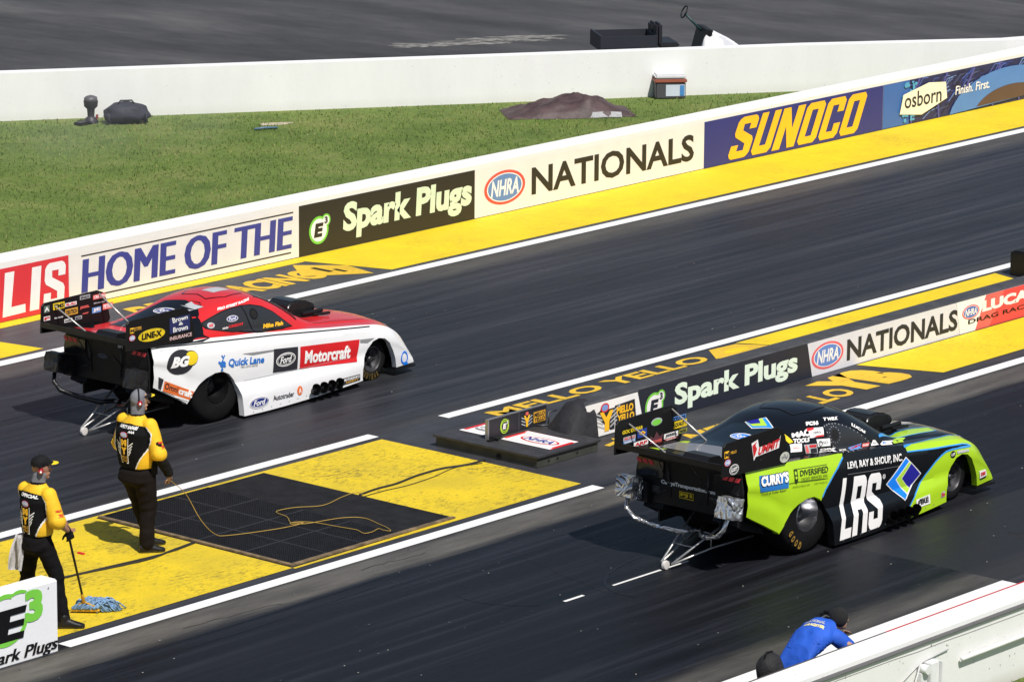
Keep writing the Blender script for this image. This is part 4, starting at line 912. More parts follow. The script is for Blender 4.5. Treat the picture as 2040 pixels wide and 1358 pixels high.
    bm = bmesh.new(); bx(bm, 1.88, 2.42, -.28, .28, .84, .98, bev=.02); tube(bm, [(2.1, -.27, 1.0), (2.50, -.25, .985)], .028, 8); tube(bm, [(2.3, -.28, .96), (2.62, -.28, .935)], .020, 8); obj('fuel_rail', bm, M_black, car, 40)
    # wheelie bar
    wb = bmesh.new()
    for s in (-1, 1):
        tube(wb, [(-.45, s * .34, .60), (-1.05, s * .20, .34), (-1.60, s * .075, .075)], .013, 8)
        tube(wb, [(-.45, s * .34, .22), (-1.05, s * .20, .17), (-1.60, s * .075, .070)], .013, 8)
        tube(wb, [(-1.05, s * .20, .34), (-1.05, s * .20, .17)], .009, 6)
    tube(wb, [(-1.05, -.20, .34), (-1.05, .20, .34)], .010, 6); tube(wb, [(-1.3, -.14, .22), (-1.3, .14, .22)], .008, 6)
    wbo = obj('wheelie_bar', wb, mat('bar_metal', (.5, .49, .47), .35, .25, 10, metal=.7), car, 180)
    for y in (0.0,):
        bm = bmesh.new(); lathe(bm, [(0, -.022), (.038, -.022), (.050, -.020), (.054, 0), (.050, .020), (.038, .022), (0, .022)], c=(-1.62, y, .055), seg=26); obj('caster', bm, C('caster_white', 205, 200, 196), wbo, 40)
    # parachute packs
    for s in (-1, 1):
        ppk = bmesh.new(); c = (-1.40, s * .72, .80); bmesh.ops.create_cube(ppk, size=1, matrix=Matrix.Translation(c) @ Matrix.Rotation(R_(12), 4, 'Y') @ Matrix.Diagonal((.20, .24, .25, 1)))
        bmesh.ops.subdivide_edges(ppk, edges=ppk.edges[:], cuts=15, use_grid_fill=True)
        for v in ppk.verts:
            d = (v.co - Vector(c)); q = Vector((d.x / .10, d.y / .12, d.z / .125)); k = 1 - .10 * max(0, q.length - 1.15); nz = noise.noise(v.co * 9 + Vector((s, 0, 0))) * .07 + (.3 - abs(noise.noise(Vector((v.co.x * 9, (v.co.y + v.co.z) * 9, (v.co.y - v.co.z) * 3))))) * .16
            v.co = Vector(c) + d * (k + nz)
        pk = obj('parachute_pack', ppk, L['pack'], car, 28)
        bm = bmesh.new(); bx(bm, -1.30, -1.20, s * .62 - .09, s * .62 + .09, .62, .86, bev=.01); obj('launcher_tube', bm, M_black, pk)
        bm = bmesh.new(); tube(bm, [(-1.42, s * .72, .70), (-1.47, s * .70, .56), (-1.45, s * .60, .46), (-1.32, s * .38, .38), (-1.18, s * .16, .33), (-1.02, s * .04, .34)], [.03, .028, .032, .03, .03, .03], 10)
        for v in bm.verts: v.co += Vector((0, 0, .014 * noise.noise(v.co * 25)))
        obj('tether', bm, L['pack'], pk, 180)
    return car

# ------------------------------------------------------------------ liveries
P_white = mat('car_white', (.77, .77, .78), .32, .02, 3, coat=.5); P_red = mat('car_red', (.60, .020, .022), .32, .05, 3, coat=.45); P_black = mat('car_black', (.004, .0045, .0055), .28, .1, 3, coat=.22, spec=.4)
P_lime = mat('car_lime', (.40, .64, .015), .34, .03, 3, coat=.4); P_edge = mat('trim_blue', srgb(60, 150, 225), .35, .03, 3, coat=.4); G_glass = mat('window_tint', (.024, .025, .028), .3, .1, 3, coat=.2)
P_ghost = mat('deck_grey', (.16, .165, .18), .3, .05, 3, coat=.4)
def grp(A, cx, cz, w_, h_, t, mbox, mtxt, bold=.03, shear=0, l=1):
    if mbox: A.quad([(cx - w_ / 2, cz - h_ / 2), (cx + w_ / 2, cz - h_ / 2), (cx + w_ / 2, cz + h_ / 2), (cx - w_ / 2, cz + h_ / 2)], mbox, l)
    if t: A.text(t, cx - w_ * .43, cz - h_ * .33, cx + w_ * .43, cz + h_ * .33, mtxt, l + 1, bold, shear)
def quadlogo(A, q, t, mbox, mtxt, bold=.03, shear=0, pad=.12, l=1):
    """q: top-left, top-right, bottom-right, bottom-left"""
    if mbox: A.quad([q[3], q[2], q[1], q[0]], mbox, l)
    def P(u, v): return tuple((q[3][i] * (1 - u) + q[2][i] * u) * (1 - v) + (q[0][i] * (1 - u) + q[1][i] * u) * v for i in (0, 1))
    if t:
        rows = t.split('|'); n = len(rows)
        for k, rr in enumerate(rows):
            v0 = pad + (1 - 2 * pad) * (n - 1 - k) / n + .03; v1 = pad + (1 - 2 * pad) * (n - k) / n - .03
            A.text(rr, 0, 0, 0, 0, mtxt, l + 1, bold, shear, corners=[P(pad * .6, v0), P(1 - pad * .6, v0), P(1 - pad * .6, v1), P(pad * .6, v1)])
def oval_ford(A, cx, cz, rx, rz, l=1, tilt=0, border=K_white, fill=None):
    A.ell(cx, cz, rx, rz, border, l, 32, skew=tilt); A.ell(cx, cz, rx * .93, rz * .86, fill or C('ford_blue', 24, 44, 120), l + .3, 32, skew=tilt)
    A.ell(cx, cz, rx * .86, rz * .76, border, l + .5, 32, inner=rz * .07, skew=tilt)
    A.text('Ford', cx - rx * .62, cz - rz * .5, cx + rx * .62, cz + rz * .5, border, l + .8, .02, .35)
def sub(name, A, f, parent, grid=.022, **k): return A.build(name, f, parent, grid, .0032, True)
Z_belt = lambda x: 1.164 - .0895 * (x + 1.1) if x < 1.2 else .955 - .109 * (x - 1.2)

def decals_red(body, f):
    W = [(-0.085, 1.275), (0.088, 1.317), (0.296, 1.363), (0.49, 1.385), (0.685, 1.388), (0.833, 1.375), (1.027, 1.325), (1.195, 1.235), (1.365, 1.102), (1.516, 0.990), (1.299, 0.992), (1.104, 1.008), (0.858, 1.03), (0.637, 1.06), (0.375, 1.1), (0.096, 1.167), (-0.046, 1.206), (-0.093, 1.245)]
    A = Art(); A.quad([W[i] for i in range(18)][::-1], K_black, 0); cxw = sum(p[0] for p in W) / 18; czw = sum(p[1] for p in W) / 18
    A.quad([(cxw + (x - cxw) * .965, czw + (z - czw) * .93) for x, z in W][::-1], G_glass, .6)
    w_ = sub('side_window', A, f, body)
    A = Art(); A.line([(0.655, 1.38), (0.70, 1.185), (0.754, 1.046)], .022, K_black, 1.2); A.ell(.82, 1.26, .075, .068, K_black, 1.4); A.ell(.82, 1.26, .055, .05, mat('hole_black', (.003, .003, .003), .9), 1.6)
    oval_ford(A, .43, 1.262, .10, .036, 1.5, 0, K_white); A.ell(.05, 1.232, .062, .034, K_silver, 1.5); A.text('ARP', .01, 1.215, .09, 1.25, K_red, 2, .04, .2)
    A.text('AND', .225, 1.155, .33, 1.18, K_white, 1.5, .03); A.text('CREDIT', .335, 1.158, .60, 1.19, K_red, 1.5, .05)
    A.text('Mike Fish', 0, 0, 0, 0, K_syel, 1.6, .05, .1, corners=[(.945, 1.055), (1.33, 1.035), (1.345, 1.085), (.955, 1.112)])
    sub('lettering', A, f, body)
    A = Art()     # black rear quarter
    A.quad([(-1.0, 1.165), (-.25, 1.095), (-.11, 1.12), (-.085, 1.25), (-.03, 1.33), (.10, 1.395), (.18, 1.42), (.245, 1.447), (.20, 1.462), (.02, 1.43), (-.2, 1.37), (-.4, 1.30), (-.6, 1.255), (-1.0, 1.20)], P_black, 0)
    sub('rear_quarter', A, f, body)
    A = Art(); A.quad([(-.76, -.42), (-.4, -.41), (-.05, -.37), (.14, -.31), (.21, 0), (.14, .31), (-.05, .37), (-.4, .41), (-.76, .42)], P_black, .2); sub('rear_window', A, f.top, body)
    A = Art(); oval_ford(A, 0, 0, .175, .085, 1.5, 0, K_white); A.xf(lambda p, q: (-.125 + q + .1 * p, .04 - p)); A.quad([(.10, -.10), (.20, -.12), (.135, -.26), (.10, -.22)], K_silver, 1.5); sub('emblem', A, f.top, body)
    A = Art(); A.quad([(-.05, 1.385), (.16, 1.428), (.18, 1.414), (-.02, 1.37)][::-1], K_silver, 1.5)
    A.text('PRO STREET RACING', 0, 0, 0, 0, K_white, 1, .05, .1, corners=[(.27, 1.375), (.87, 1.412), (.915, 1.438), (.30, 1.402)])
    quadlogo(A, [(1.0, .795), (1.457, .75), (1.43, .455), (.965, .492)], None, K_dk, None); oval_ford(A, 1.21, .625, .185, .088, 2, 0, K_white, K_dk)
    A.quad([(1.475, .452), (2.57, .358), (2.65, .645), (1.50, .742)], C('motor_red', 202, 26, 32), 1)
    A.text('Motorcraft', 0, 0, 0, 0, K_white, 2, .04, .04, corners=[(1.565, .505), (2.45, .425), (2.47, .60), (1.58, .675)])
    A.text('Quick Lane', 0, 0, 0, 0, C('ql_blue', 40, 110, 190), 1, .035, .15, corners=[(.14, .70), (.80, .635), (.81, .745), (.15, .815)])
    A.text('TIRE & AUTO CENTER', 0, 0, 0, 0, K_grey, 1, .01, 0, corners=[(.36, .66), (.68, .63), (.68, .655), (.36, .685)])
    K = C('ql_blue', 40, 110, 190); A.ell(.04, .765, .055, .04, K, 1); A.line([(.03, .80), (.06, .84), (.035, .875)], .02, K, 1); A.line([(.06, .84), (.085, .87)], .018, K, 1); A.ell(.02, .69, .022, .032, K, 1); A.line([(-.03, .80), (.08, .73)], .03, K, 1)
    A.ell(-.70, .915, .235, .155, K_dk, 1, 36); A.ell(-.52, .935, .13, .098, K_dk, 1.3); A.ell(-.51, .935, .115, .085, K_yel, 1.6); A.ell(-.64, .95, .08, .055, K_dk, 2)
    A.text('BG', 0, 0, 0, 0, K_white, 3, .06, .25, corners=[(-.88, .865), (-.56, .845), (-.54, .975), (-.85, 1.0)])
    A.quad([(-1.03, .572), (-.50, .355), (-.47, .515), (-.985, .742)], K_white, 1); A.quad([(-1.005, .595), (-.535, .392), (-.505, .505), (-.985, .725)], K_orange, 1.5)
    A.text('Omni', 0, 0, 0, 0, K_dk, 2.5, .02, 0, corners=[(-.985, .625), (-.775, .535), (-.76, .61), (-.97, .70)]); A.text('craft', 0, 0, 0, 0, K_white, 2.5, .05, 0, corners=[(-.76, .52), (-.55, .43), (-.53, .52), (-.745, .605)])
    A.quad([(-1.075, .60), (-1.04, .59), (-1.0, .745), (-1.085, .79)], K_dk, 1); A.text('C', -1.075, .62, -1.0, .74, K_white, 2, .05) if False else None
    oval_ford(A, .62, .175, .185, .073, 1, 0, K_white)
    A.text('Autotrader', 0, 0, 0, 0, K_dk, 1, .012, 0, corners=[(.88, .148), (1.285, .138), (1.285, .205), (.88, .218)])
    A.ell(1.40, .19, .052, .06, K_orange, 1); A.text('A', 1.375, .155, 1.425, .225, K_white, 2, .03)
    A.quad([(2.16, .105), (2.60, .115), (2.60, .195), (2.16, .195)], K_dk, 1); A.text('MOTORSPORTS', 2.27, .15, 2.585, .185, K_white, 2, .03, .2); A.text('SAFETY', 2.30, .118, 2.56, .143, K_gold, 2, .02); A.line([(2.18, .12), (2.22, .18), (2.26, .13)], .014, K_white, 2)
    A.quad([(.41, .835), (.61, .787), (1.0, .77), (1.0, .79)][::1], K_grey, .5); A.quad([(2.66, .60), (2.80, .575), (2.94, .615), (2.66, .64)], K_grey, .5)
    for k in range(12): A.ell(.50 + .17 * k, .075 + .004 * k, .008, .006, K_grey, 1, 8)
    for k in range(5): A.ell(-1.0 + .15 * k, 1.11 - .012 * k, .007, .005, K_grey, 1, 8)
    A.line([(x, .49 - .028 * (x - .3)) for x in [.42 + .2 * k for k in range(11)]], .004, K_silver, .4)
    A.ell(3.58, .235, .085, .085, K_hblue, 1, 24, inner=.022); A.rect(3.56, .13, 3.66, .16, K_hblue, 1)
    A.line([(x, Z_belt(x) - .006) for x in [-1.08 + .2 * k for k in range(21)]], .012, K_black, .4)
    sub('lettering', A, f, body)
    A = Art(); A.quad([(.35, -.22), (.60, -.34), (.95, -.30), (1.02, 0), (.95, .30), (.60, .34), (.35, .22), (.42, 0)], P_black, 0); A.quad([(.37, -.20), (.60, -.325), (.94, -.285), (1.0, 0), (.94, .285), (.60, .325), (.37, .20), (.44, 0)], P_red, .6); A.quad([(.6, -.12), (.9, -.12), (.9, .1), (.6, .1)], K_silver, .9)
    sub('roof_hatch', A, f.top, body)
    A = Art(); A.line([(1.62, -.60), (1.35, -.48), (1.05, -.40)], .03, K_black, .5); A.quad([(1.08, -.37), (1.50, -.49), (1.66, -.56), (1.75, -.3), (1.78, 0), (1.75, .3), (1.66, .56), (1.5, .49), (1.08, .37), (1.14, 0)], G_glass, .4)
    sub('windscreen', A, f.top, body)
    for s in (-1, 1):
        A = Art(); A.quad([(3.42, s * .50), (3.56, s * .42), (3.60, s * .52), (3.50, s * .62)], K_silver, .6); sub('headlight', A, f.top, body)
    A = Art(); A.quad([(3.58, -.38), (3.72, -.38), (3.72, .38), (3.58, .38)], K_dk, .6); A.line([(2.0, -.56), (2.9, -.50), (3.5, -.42)], .008, K_brown, .4); A.line([(2.0, .56), (2.9, .50), (3.5, .42)], .008, K_brown, .4)
    sub('grille', A, f.top, body)
def tail_red(A):
    oval = lambda: oval_ford(A, .06, .95, .085, .03, 1, 0, C('dim_blue', 80, 90, 120), C('ford_dim', 18, 24, 44)); oval()
    A.rect(-.31, 1.10, -.22, 1.135, K_silver, 1)
def plate_near_red(A):
    A.ell(-1.18, 1.345, .235, .078, K_yel, 1, 32); A.text('LINE-X', -1.36, 1.305, -1.0, 1.385, K_black, 2, .05, .1)
    A.text('Brown', 0, 0, 0, 0, K_white, 1, .02, corners=[(-.80, 1.43), (-.54, 1.445), (-.54, 1.50), (-.82, 1.50)]); A.text('&', -.70, 1.385, -.62, 1.425, K_white, 1, .02); A.text('Brown', -.80, 1.31, -.54, 1.375, K_white, 1, .02)
    A.rect(-.86, 1.30, -.50, 1.50, K_navy, .3); A.text('INSURANCE', -.86, 1.215, -.47, 1.262, C('pale_rose', 226, 190, 190), 1, .015)
    grp(A, -1.52, 1.455, .07, .07, 'M', K_syel, K_dk); grp(A, -1.42, 1.465, .12, .04, 'MELLO', K_gold, K_dk); nhra_oval(A, -1.52, 1.36, .055, .04, 1)
def plate_far_red(A):
    r = [(-1.52, 1.50, .10, .09, 'A', C('dim_green', 90, 110, 96), K_white), (-1.31, 1.51, .20, .085, 'TMS', K_yel, K_dk), (-1.10, 1.50, .20, .045, 'FEL-PRO', K_white, K_red), (-1.09, 1.40, .22, .085, 'DEUTSCH', K_gold, K_dk), (-.85, 1.55, .18, .05, 'SPARCO', K_silver, K_dk), (-.60, 1.52, .22, .06, 'CROWN', K_pinkred, K_white), (-.86, 1.42, .20, .06, 'JESEL', None, K_pinkred), (-.60, 1.44, .24, .035, 'Snap', None, K_silver),
         (-.65, 1.35, .16, .075, 'JE', K_lblue, K_white), (-.45, 1.37, .18, .08, 'PETRO', K_pinkred, K_white), (-1.52, 1.38, .11, .055, 'F', K_white, K_red), (-1.32, 1.36, .18, .03, 'TRAXXAS', None, K_white), (-1.15, 1.295, .14, .045, 'NGK', K_white, K_dk), (-.97, 1.30, .12, .045, 'BDK', K_silver, K_dk), (-.85, 1.34, .13, .03, 'ARP', None, K_pinkred)]
    for cx, cz, w_, h_, t, b, m_ in r: grp(A, cx, cz, w_, h_, t, b, m_, .04)
def paint_red(c, r): return 1 if (4 <= r <= 7) else 0
LIV_RED = dict(mats=[P_white, P_red, P_black], cuts=[], paint=paint_red, decals=decals_red, tail_art=tail_red, plate_near=plate_near_red, plate_far=plate_far_red, pack=mat('pack_black', (.010, .010, .012), .4, .3, 8, bump=.6, bscale=14), rim=mat('rim_dark', (.03, .03, .032), .35, .2, 6, metal=.8), front_text='GOODYEAR', shelf=mat('shelf_black', (.009, .009, .010), .4, .2, 5, spec=.35), hx=.22)

LINE1 = [(.66, 1.02), (.653, 1.001), (.441, .86), (.256, .713), (.20, .64), (.12, .50)]
LINE2 = [(1.82, .0), (1.873, .20), (2.012, .32), (2.143, .406), (2.276, .50), (2.365, .55), (2.474, .61), (2.60, .66), (2.707, .688), (2.84, .69), (3.06, .672), (3.292, .64)]
UPL = [(1.925, .83), (2.425, .772), (2.801, .735), (3.10, .700), (3.22, .672), (3.292, .64)]
def xat(L, z):
    for (x1, z1), (x2, z2) in zip(L, L[1:]):
        if min(z1, z2) <= z <= max(z1, z2) and z1 != z2: return x1 + (x2 - x1) * (z - z1) / (z2 - z1)
    return None
HB1 = [(1.56, -.62), (2.245, -.37), (2.6, -.30), (3.10, -.25), (3.02, -.42), (2.43, -.50), (1.98, -.54)]
HB2 = [(1.90, -.74), (2.32, -.69), (2.82, -.61), (3.06, -.57), (3.35, -.52), (3.76, -.45), (3.76, -.9), (1.92, -.9)]
def paint_grn(c, r):
    if r == 9: return 0
    if 4 <= r <= 7:
        y = -abs(c.y)
        if inpoly(c.x, y, HB1): return 0
        if inpoly(c.x, y, HB2): return 0
        if c.x > 3.30 and abs(c.y) > .42: return 0
        if c.x < -.62 and r <= 5: return 0
        return 1
    if c.x < .9:
        x = xat(LINE1, min(max(c.z, .51), 1.015))
        return 0 if c.x < (x or 0) else 1
    lo = None
    # above the upper line -> lime band; between -> black; ahead of line 2 -> lime
    if c.x > 1.9 and c.x < 3.292:
        zu = None
        for (x1, z1), (x2, z2) in zip(UPL, UPL[1:]):
            if x1 <= c.x <= x2: zu = z1 + (z2 - z1) * (c.x - x1) / (x2 - x1)
        if zu is not None and c.z > zu and r >= 3: return 0
    if c.x > 3.292: return 0
    z2_ = None
    for (x1, z1), (x2, z2) in zip(LINE2, LINE2[1:]):
        if x1 <= c.x <= x2: z2_ = z1 + (z2 - z1) * (c.x - x1) / (x2 - x1)
    if z2_ is None: return 1
    return 0 if c.z < z2_ else 1
sidef = lambda f: abs(f.calc_center_median().y) > .5
topf = lambda f: f.calc_center_median().z > .3 and abs(f.calc_center_median().y) < .85
CUTS_G = [(LINE1, (0, 2), sidef), (LINE2, (0, 2), sidef), (UPL, (0, 2), sidef)] + [([(x, s * y) for x, y in P + P[:1]], (0, 1), (lambda f, s=s: f.calc_center_median().z > .3 and s * f.calc_center_median().y < -.15 * 0 and True) if False else topf) for P in (HB1, HB2) for s in (1, -1)]
def decals_grn(body, f):
    W = [(0.541, 1.369), (0.636, 1.378), (0.751, 1.365), (0.872, 1.325), (1.007, 1.265), (1.139, 1.190), (1.276, 1.09), (1.375, 1.010), (1.247, 0.995), (1.011, 1.008), (0.789, 1.03), (0.591, 1.06), (.60, 1.12), (.53, 1.23)]
    A = Art(); A.quad(W[::-1], G_glass, 0); w_ = sub('side_window', A, f, body)
    A = Art(); cxw, czw = .86, 1.18
    for i in range(len(W)):
        x, z = W[i]; x2, z2 = W[(i + 1) % len(W)]
        for t in (0, .5): u = x + (x2 - x) * t; v = z + (z2 - z) * t; A.ell(cxw + (u - cxw) * .95, czw + (v - czw) * .93, .007, .006, K_silver, 1, 8)
    A.ell(.675, 1.245, .083, .078, K_dk, 1.2); A.ell(.675, 1.245, .065, .060, mat('hole_black', (.003, .003, .003), .9), 1.5)
    for k in range(14): A.ell(.675 + .095 * cos(k * pi / 7), 1.245 + .088 * sin(k * pi / 7), .006, .005, K_silver, 1.2, 8)
    A.line([(.60, 1.12), (.70, 1.06), (.73, 1.035)], .012, K_black, 1)
    sub('porthole', A, f, body)
    A = Art(); A.quad([(-.76, -.40), (-.4, -.38), (-.05, -.30), (.02, 0), (-.05, .30), (-.4, .38), (-.76, .40)], mat('rear_glass', (.008, .014, .018), .18, .1, 3, coat=.35), 0); sub('rear_window', A, f.top, body)
    A = Art()
    L = lambda P, m_, wd=.016: A.line(P, wd, m_, .5)
    L(LINE1[1:5], P_edge, .022); L(LINE2[1:], P_edge, .02); L(UPL, P_edge, .014)
    A.quad([(.045, 1.425), (.135, 1.436), (.0, 1.382), (-.15, 1.352), (-.03, 1.385)][::-1], K_white, 1) if False else None
    
    B = Art(); B.quad([(0, .155), (-.11, -.03), (.007, -.262), (.168, -.024)], K_white, 1); B.quad([(.0, .14), (-.095, -.03), (.007, -.245), (.155, -.024)], C('lb', 40, 140, 225), 1.4); B.quad([(.005, .14), (-.06, -.01), (.012, -.16), (.13, .0)], K_lime, 1.7); B.quad([(.01, .14), (-.025, .05), (.03, -.05), (.105, .035)], K_indigo, 2)
    sub('emblem', B, f.top, body); B = Art(); oval_ford(B, 0, 0, .15, .075, 1, 0, K_white, K_hblue); B.xf(lambda p, q: (-.31 + q + .1 * p, -.045 - p)); sub('emblem', B, f.top, body)
    # number and name rows on the greenhouse
    quadlogo(A, [(.345, 1.425), (.525, 1.415), (.472, 1.378), (.30, 1.392)], 'FC16', None, K_white, .08, pad=0); quadlogo(A, [(.63, 1.428), (.888, 1.398), (.84, 1.372), (.59, 1.402)], 'T WILK', None, K_white, .07, pad=0)
    quadlogo(A, [(1.075, 1.30), (1.297, 1.166), (1.262, 1.147), (1.04, 1.275)], 'LUCAS', None, K_white, .06, pad=0)
    quadlogo(A, [(.05, 1.345), (.30, 1.37), (.245, 1.30), (.0, 1.31)], 'MAC', None, K_white, .06, pad=0); quadlogo(A, [(.0, 1.302), (.24, 1.292), (.20, 1.243), (-.05, 1.262)], 'TOOLS', None, K_white, .05, pad=0)
    A.quad([(-.10, 1.27), (-.03, 1.275), (-.02, 1.35), (-.09, 1.34)], K_yel, .8)
    quadlogo(A, [(.284, 1.372), (.523, 1.352), (.472, 1.261), (.239, 1.28)], 'CHAMPION', K_white, K_dk, .0, pad=.34); A.quad([(.25, 1.345), (.36, 1.35), (.38, 1.366), (.275, 1.372)], K_red, 2); A.quad([(.30, 1.278), (.47, 1.262), (.475, 1.28), (.36, 1.288)], K_red, 2)
    quadlogo(A, [(-.103, 1.262), (.078, 1.25), (.047, 1.165), (-.15, 1.188)], 'Isky', K_white, K_pinkred, .0, .2, .3); quadlogo(A, [(.103, 1.23), (.322, 1.206), (.329, 1.098), (.112, 1.129)], None, K_silver, None)
    A.quad([(.12, 1.135), (.17, 1.13), (.15, 1.215), (.12, 1.22)], K_pinkred, 2); A.quad([(.19, 1.185), (.31, 1.17), (.31, 1.198), (.19, 1.212)], K_red, 2); A.quad([(.20, 1.12), (.31, 1.108), (.31, 1.16), (.20, 1.17)], K_dk, 2)
    quadlogo(A, [(.333, 1.252), (.571, 1.224), (.561, 1.14), (.339, 1.167)], ' MSD', K_white, K_grey, .0, 0, .3); A.ell(.39, 1.195, .035, .03, K_dk, 2, 16, inner=.009)
    quadlogo(A, [(.366, 1.143), (.655, 1.107), (.60, 1.064), (.345, 1.09)], 'QRS|Racing', None, K_white, .06, pad=0); quadlogo(A, [(.699, 1.067), (.847, 1.05), (.78, 1.046), (.649, 1.060)], 'MOBIL', None, K_cream, .03, pad=0)
    quadlogo(A, [(.903, 1.06), (1.164, 1.061), (1.107, 1.01), (.849, 1.035)], 'FEL-PRO', K_lblue, K_red, .06); quadlogo(A, [(1.177, 1.051), (1.324, 1.039), (1.29, .998), (1.156, 1.01)], 'Snap', K_pinkred, K_white, .03)
    quadlogo(A, [(1.40, 1.05), (1.45, 1.04), (1.50, .975), (1.335, .992)], 'Auto', K_white, K_grey, .0, pad=.3); quadlogo(A, [(1.60, .999), (1.87, .95), (1.72, .94), (1.51, .968)], 'Simpson', K_white, K_hblue, .04); quadlogo(A, [(1.90, .953), (2.19, .909), (2.03, .903), (1.78, .936)], 'Xtreme', K_lime, K_dk, .01)
    quadlogo(A, [(.714, .942), (1.81, .838), (1.79, .735), (.694, .85)], 'LEVI, RAY & SHOUP, INC.', None, K_white, .03, pad=0)
    sub('lettering', A, f, body)
    A = Art()
    block(A, 'LRS', [(.43, .085), (1.275, .09), (1.375, .70), (.60, .775)], K_white, 1, [.72, 1, 1], .10); A.ell(1.415, .64, .028, .028, K_white, 1, 20, inner=.007); A.text('R', 1.40, .625, 1.43, .655, K_white, 1.5, .02)
    A.quad([(1.455, .537), (1.774, .285), (2.175, .53), (1.875, .785)], K_white, 1); A.quad([(1.475, .537), (1.775, .30), (1.84, .342), (1.645, .556), (1.93, .72), (1.875, .77)], C('lb2', 20, 130, 240), 1.5)
    A.quad([(1.665, .556), (1.85, .355), (1.92, .395), (1.765, .548), (1.97, .69), (1.935, .71)], K_lime, 1.5); A.quad([(1.775, .546), (1.925, .402), (2.155, .53), (1.975, .688)], K_indigo, 1.5)
    sub('emblem', A, f, body, .012)
    A = Art()
    A.quad([(-.94, .91), (-.44, .865), (-.40, 1.045), (-.52, 1.05), (-.93, 1.09), (-.96, 1.0)], C('curry_blue', 36, 110, 180), 1); quadlogo(A, [(-.93, 1.095), (-.40, 1.06), (-.43, .915), (-.94, .955)], "CURRY'S", None, K_black, .06, .15, pad=0); quadlogo(A, [(-.92, 1.085), (-.41, 1.05), (-.43, .925), (-.93, .965)], "CURRY'S", None, K_white, .055, .15, pad=0, l=2)
    quadlogo(A, [(-.92, .895), (-.48, .862), (-.48, .835), (-.92, .868)], 'Truck & Trailer Repair', None, K_dk, .015, .15, pad=0)
    for k in range(12): A.ell(.50 + .17 * k, .075 + .004 * k, .008, .006, K_grey, 1, 8)
    A.line([(-.42, .91), (-.1, .885), (.25, .84)], .008, C('shade_green', 90, 120, 24), .8); A.line([(.7, .80), (1.3, .74), (1.75, .70)], .004, K_grey, .4)
    KD = C('ink_green', 40, 52, 20)
    quadlogo(A, [(-.19, 1.017), (.34, .97), (.32, .90), (-.21, .952)], 'DIVERSIFIED', None, KD, .012, pad=0); quadlogo(A, [(-.20, .937), (.32, .885), (.315, .845), (-.205, .898)], 'YACHT SERVICES, INC.', None, KD, .0, pad=0)
    A.line([(-.30, 1.045), (.33, .985)], .005, KD, 1); A.line([(-.2, .885), (.31, .832)], .005, KD, 1); quadlogo(A, [(-.37, .868), (-.05, .84), (-.05, .82), (-.37, .848)], 'WWW.DYSINC.COM', None, KD, .0, pad=0); quadlogo(A, [(.04, .83), (.29, .805), (.29, .785), (.04, .81)], 'FORT MYERS, FL', None, KD, .0, pad=0)
    A.quad([(-.32, .90), (-.26, .895), (-.235, 1.035), (-.30, 1.04)], KD, 1); A.ell(-.28, 1.0, .018, .022, K_lime, 2); A.ell(-.285, .95, .018, .015, K_lime, 2); A.ell(-.29, .915, .028, .03, KD, 1.5)
    quadlogo(A, [(2.01, .25), (2.295, .262), (2.30, .15), (2.01, .145)], 'FIRE', K_white, K_black, .05, pad=.2); quadlogo(A, [(2.07, .247), (2.25, .253), (2.25, .232), (2.07, .228)], 'IMPACT', None, K_black, .02, pad=0, l=2)
    quadlogo(A, [(2.545, .235), (2.62, .235), (2.62, .17), (2.53, .17)], 'Sn', K_silver, K_red, .05, pad=.1)
    A.ell(2.84, .63, .055, .038, K_black, 1); A.text('LST', 2.80, .615, 2.88, .645, K_white, 2, .03, .1); quadlogo(A, [(2.93, .655), (3.19, .628), (3.19, .60), (2.93, .622)], 'DEVONSHIRE', K_silver, K_white, .0)
    quadlogo(A, [(3.43, .31), (3.62, .29), (3.63, .215), (3.45, .21)], 'SUMMIT', K_white, K_red, .05, .1, pad=.2); A.rect(3.46, .195, 3.62, .212, K_black, 1)
    sub('lettering', A, f, body, .018)
    A = Art()
    for s in (-1, 1):
        for P in (HB1, HB2[:6]): A.line([(x, s * y) for x, y in P + (P[:1] if P is HB1 else [])], .014, P_edge, .5)
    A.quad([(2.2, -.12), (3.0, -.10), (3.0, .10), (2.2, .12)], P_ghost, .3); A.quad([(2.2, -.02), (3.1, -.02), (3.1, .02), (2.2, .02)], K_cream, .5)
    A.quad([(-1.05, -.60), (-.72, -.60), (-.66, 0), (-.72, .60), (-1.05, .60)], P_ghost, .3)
    sub('pinstripe', A, f.top, body)
    A = Art(); A.quad([(1.08, -.36), (1.50, -.47), (1.66, -.54), (1.75, -.3), (1.78, 0), (1.75, .3), (1.66, .54), (1.5, .47), (1.08, .36), (1.14, 0)], G_glass, .4); sub('windscreen', A, f.top, body)
    A = Art(); A.quad([(.38, -.24), (.60, -.32), (.95, -.28), (1.0, 0), (.95, .28), (.60, .32), (.38, .24), (.44, 0)], P_black, .3); A.line([(.38, -.24), (.60, -.32), (.95, -.28), (1.0, 0), (.95, .28), (.60, .32), (.38, .24), (.44, 0), (.38, -.24)], .010, K_dk, 1); sub('roof_hatch', A, f.top, body)
def tail_grn(A):
    def T(t, x0, x1, z0, z1, m_, bold): V, F = text2d(t, bold); A.add([(x0 + (x1 - x0) * u, z0 + (z1 - z0) * v) for u, v in V], F, m_, 1)
    T('CurrysTransportation.com', .40, -.38, .845, .905, K_white, .045); A.rect(-.07, .735, .135, .815, K_yel, 1); A.rect(-.062, .743, .127, .807, K_black, 1.5); V, F = text2d('PJ1', .06); A.add([(.118 - .17 * u, .752 + .046 * v) for u, v in V], F, K_yel, 2)
    T('KING', -.30, -.40, .79, .815, K_grey, .0)
    for k in range(4): T('PROUDLY SPONSORED', .58, .42, .80 - .022 * k, .814 - .022 * k, K_grey, .0)
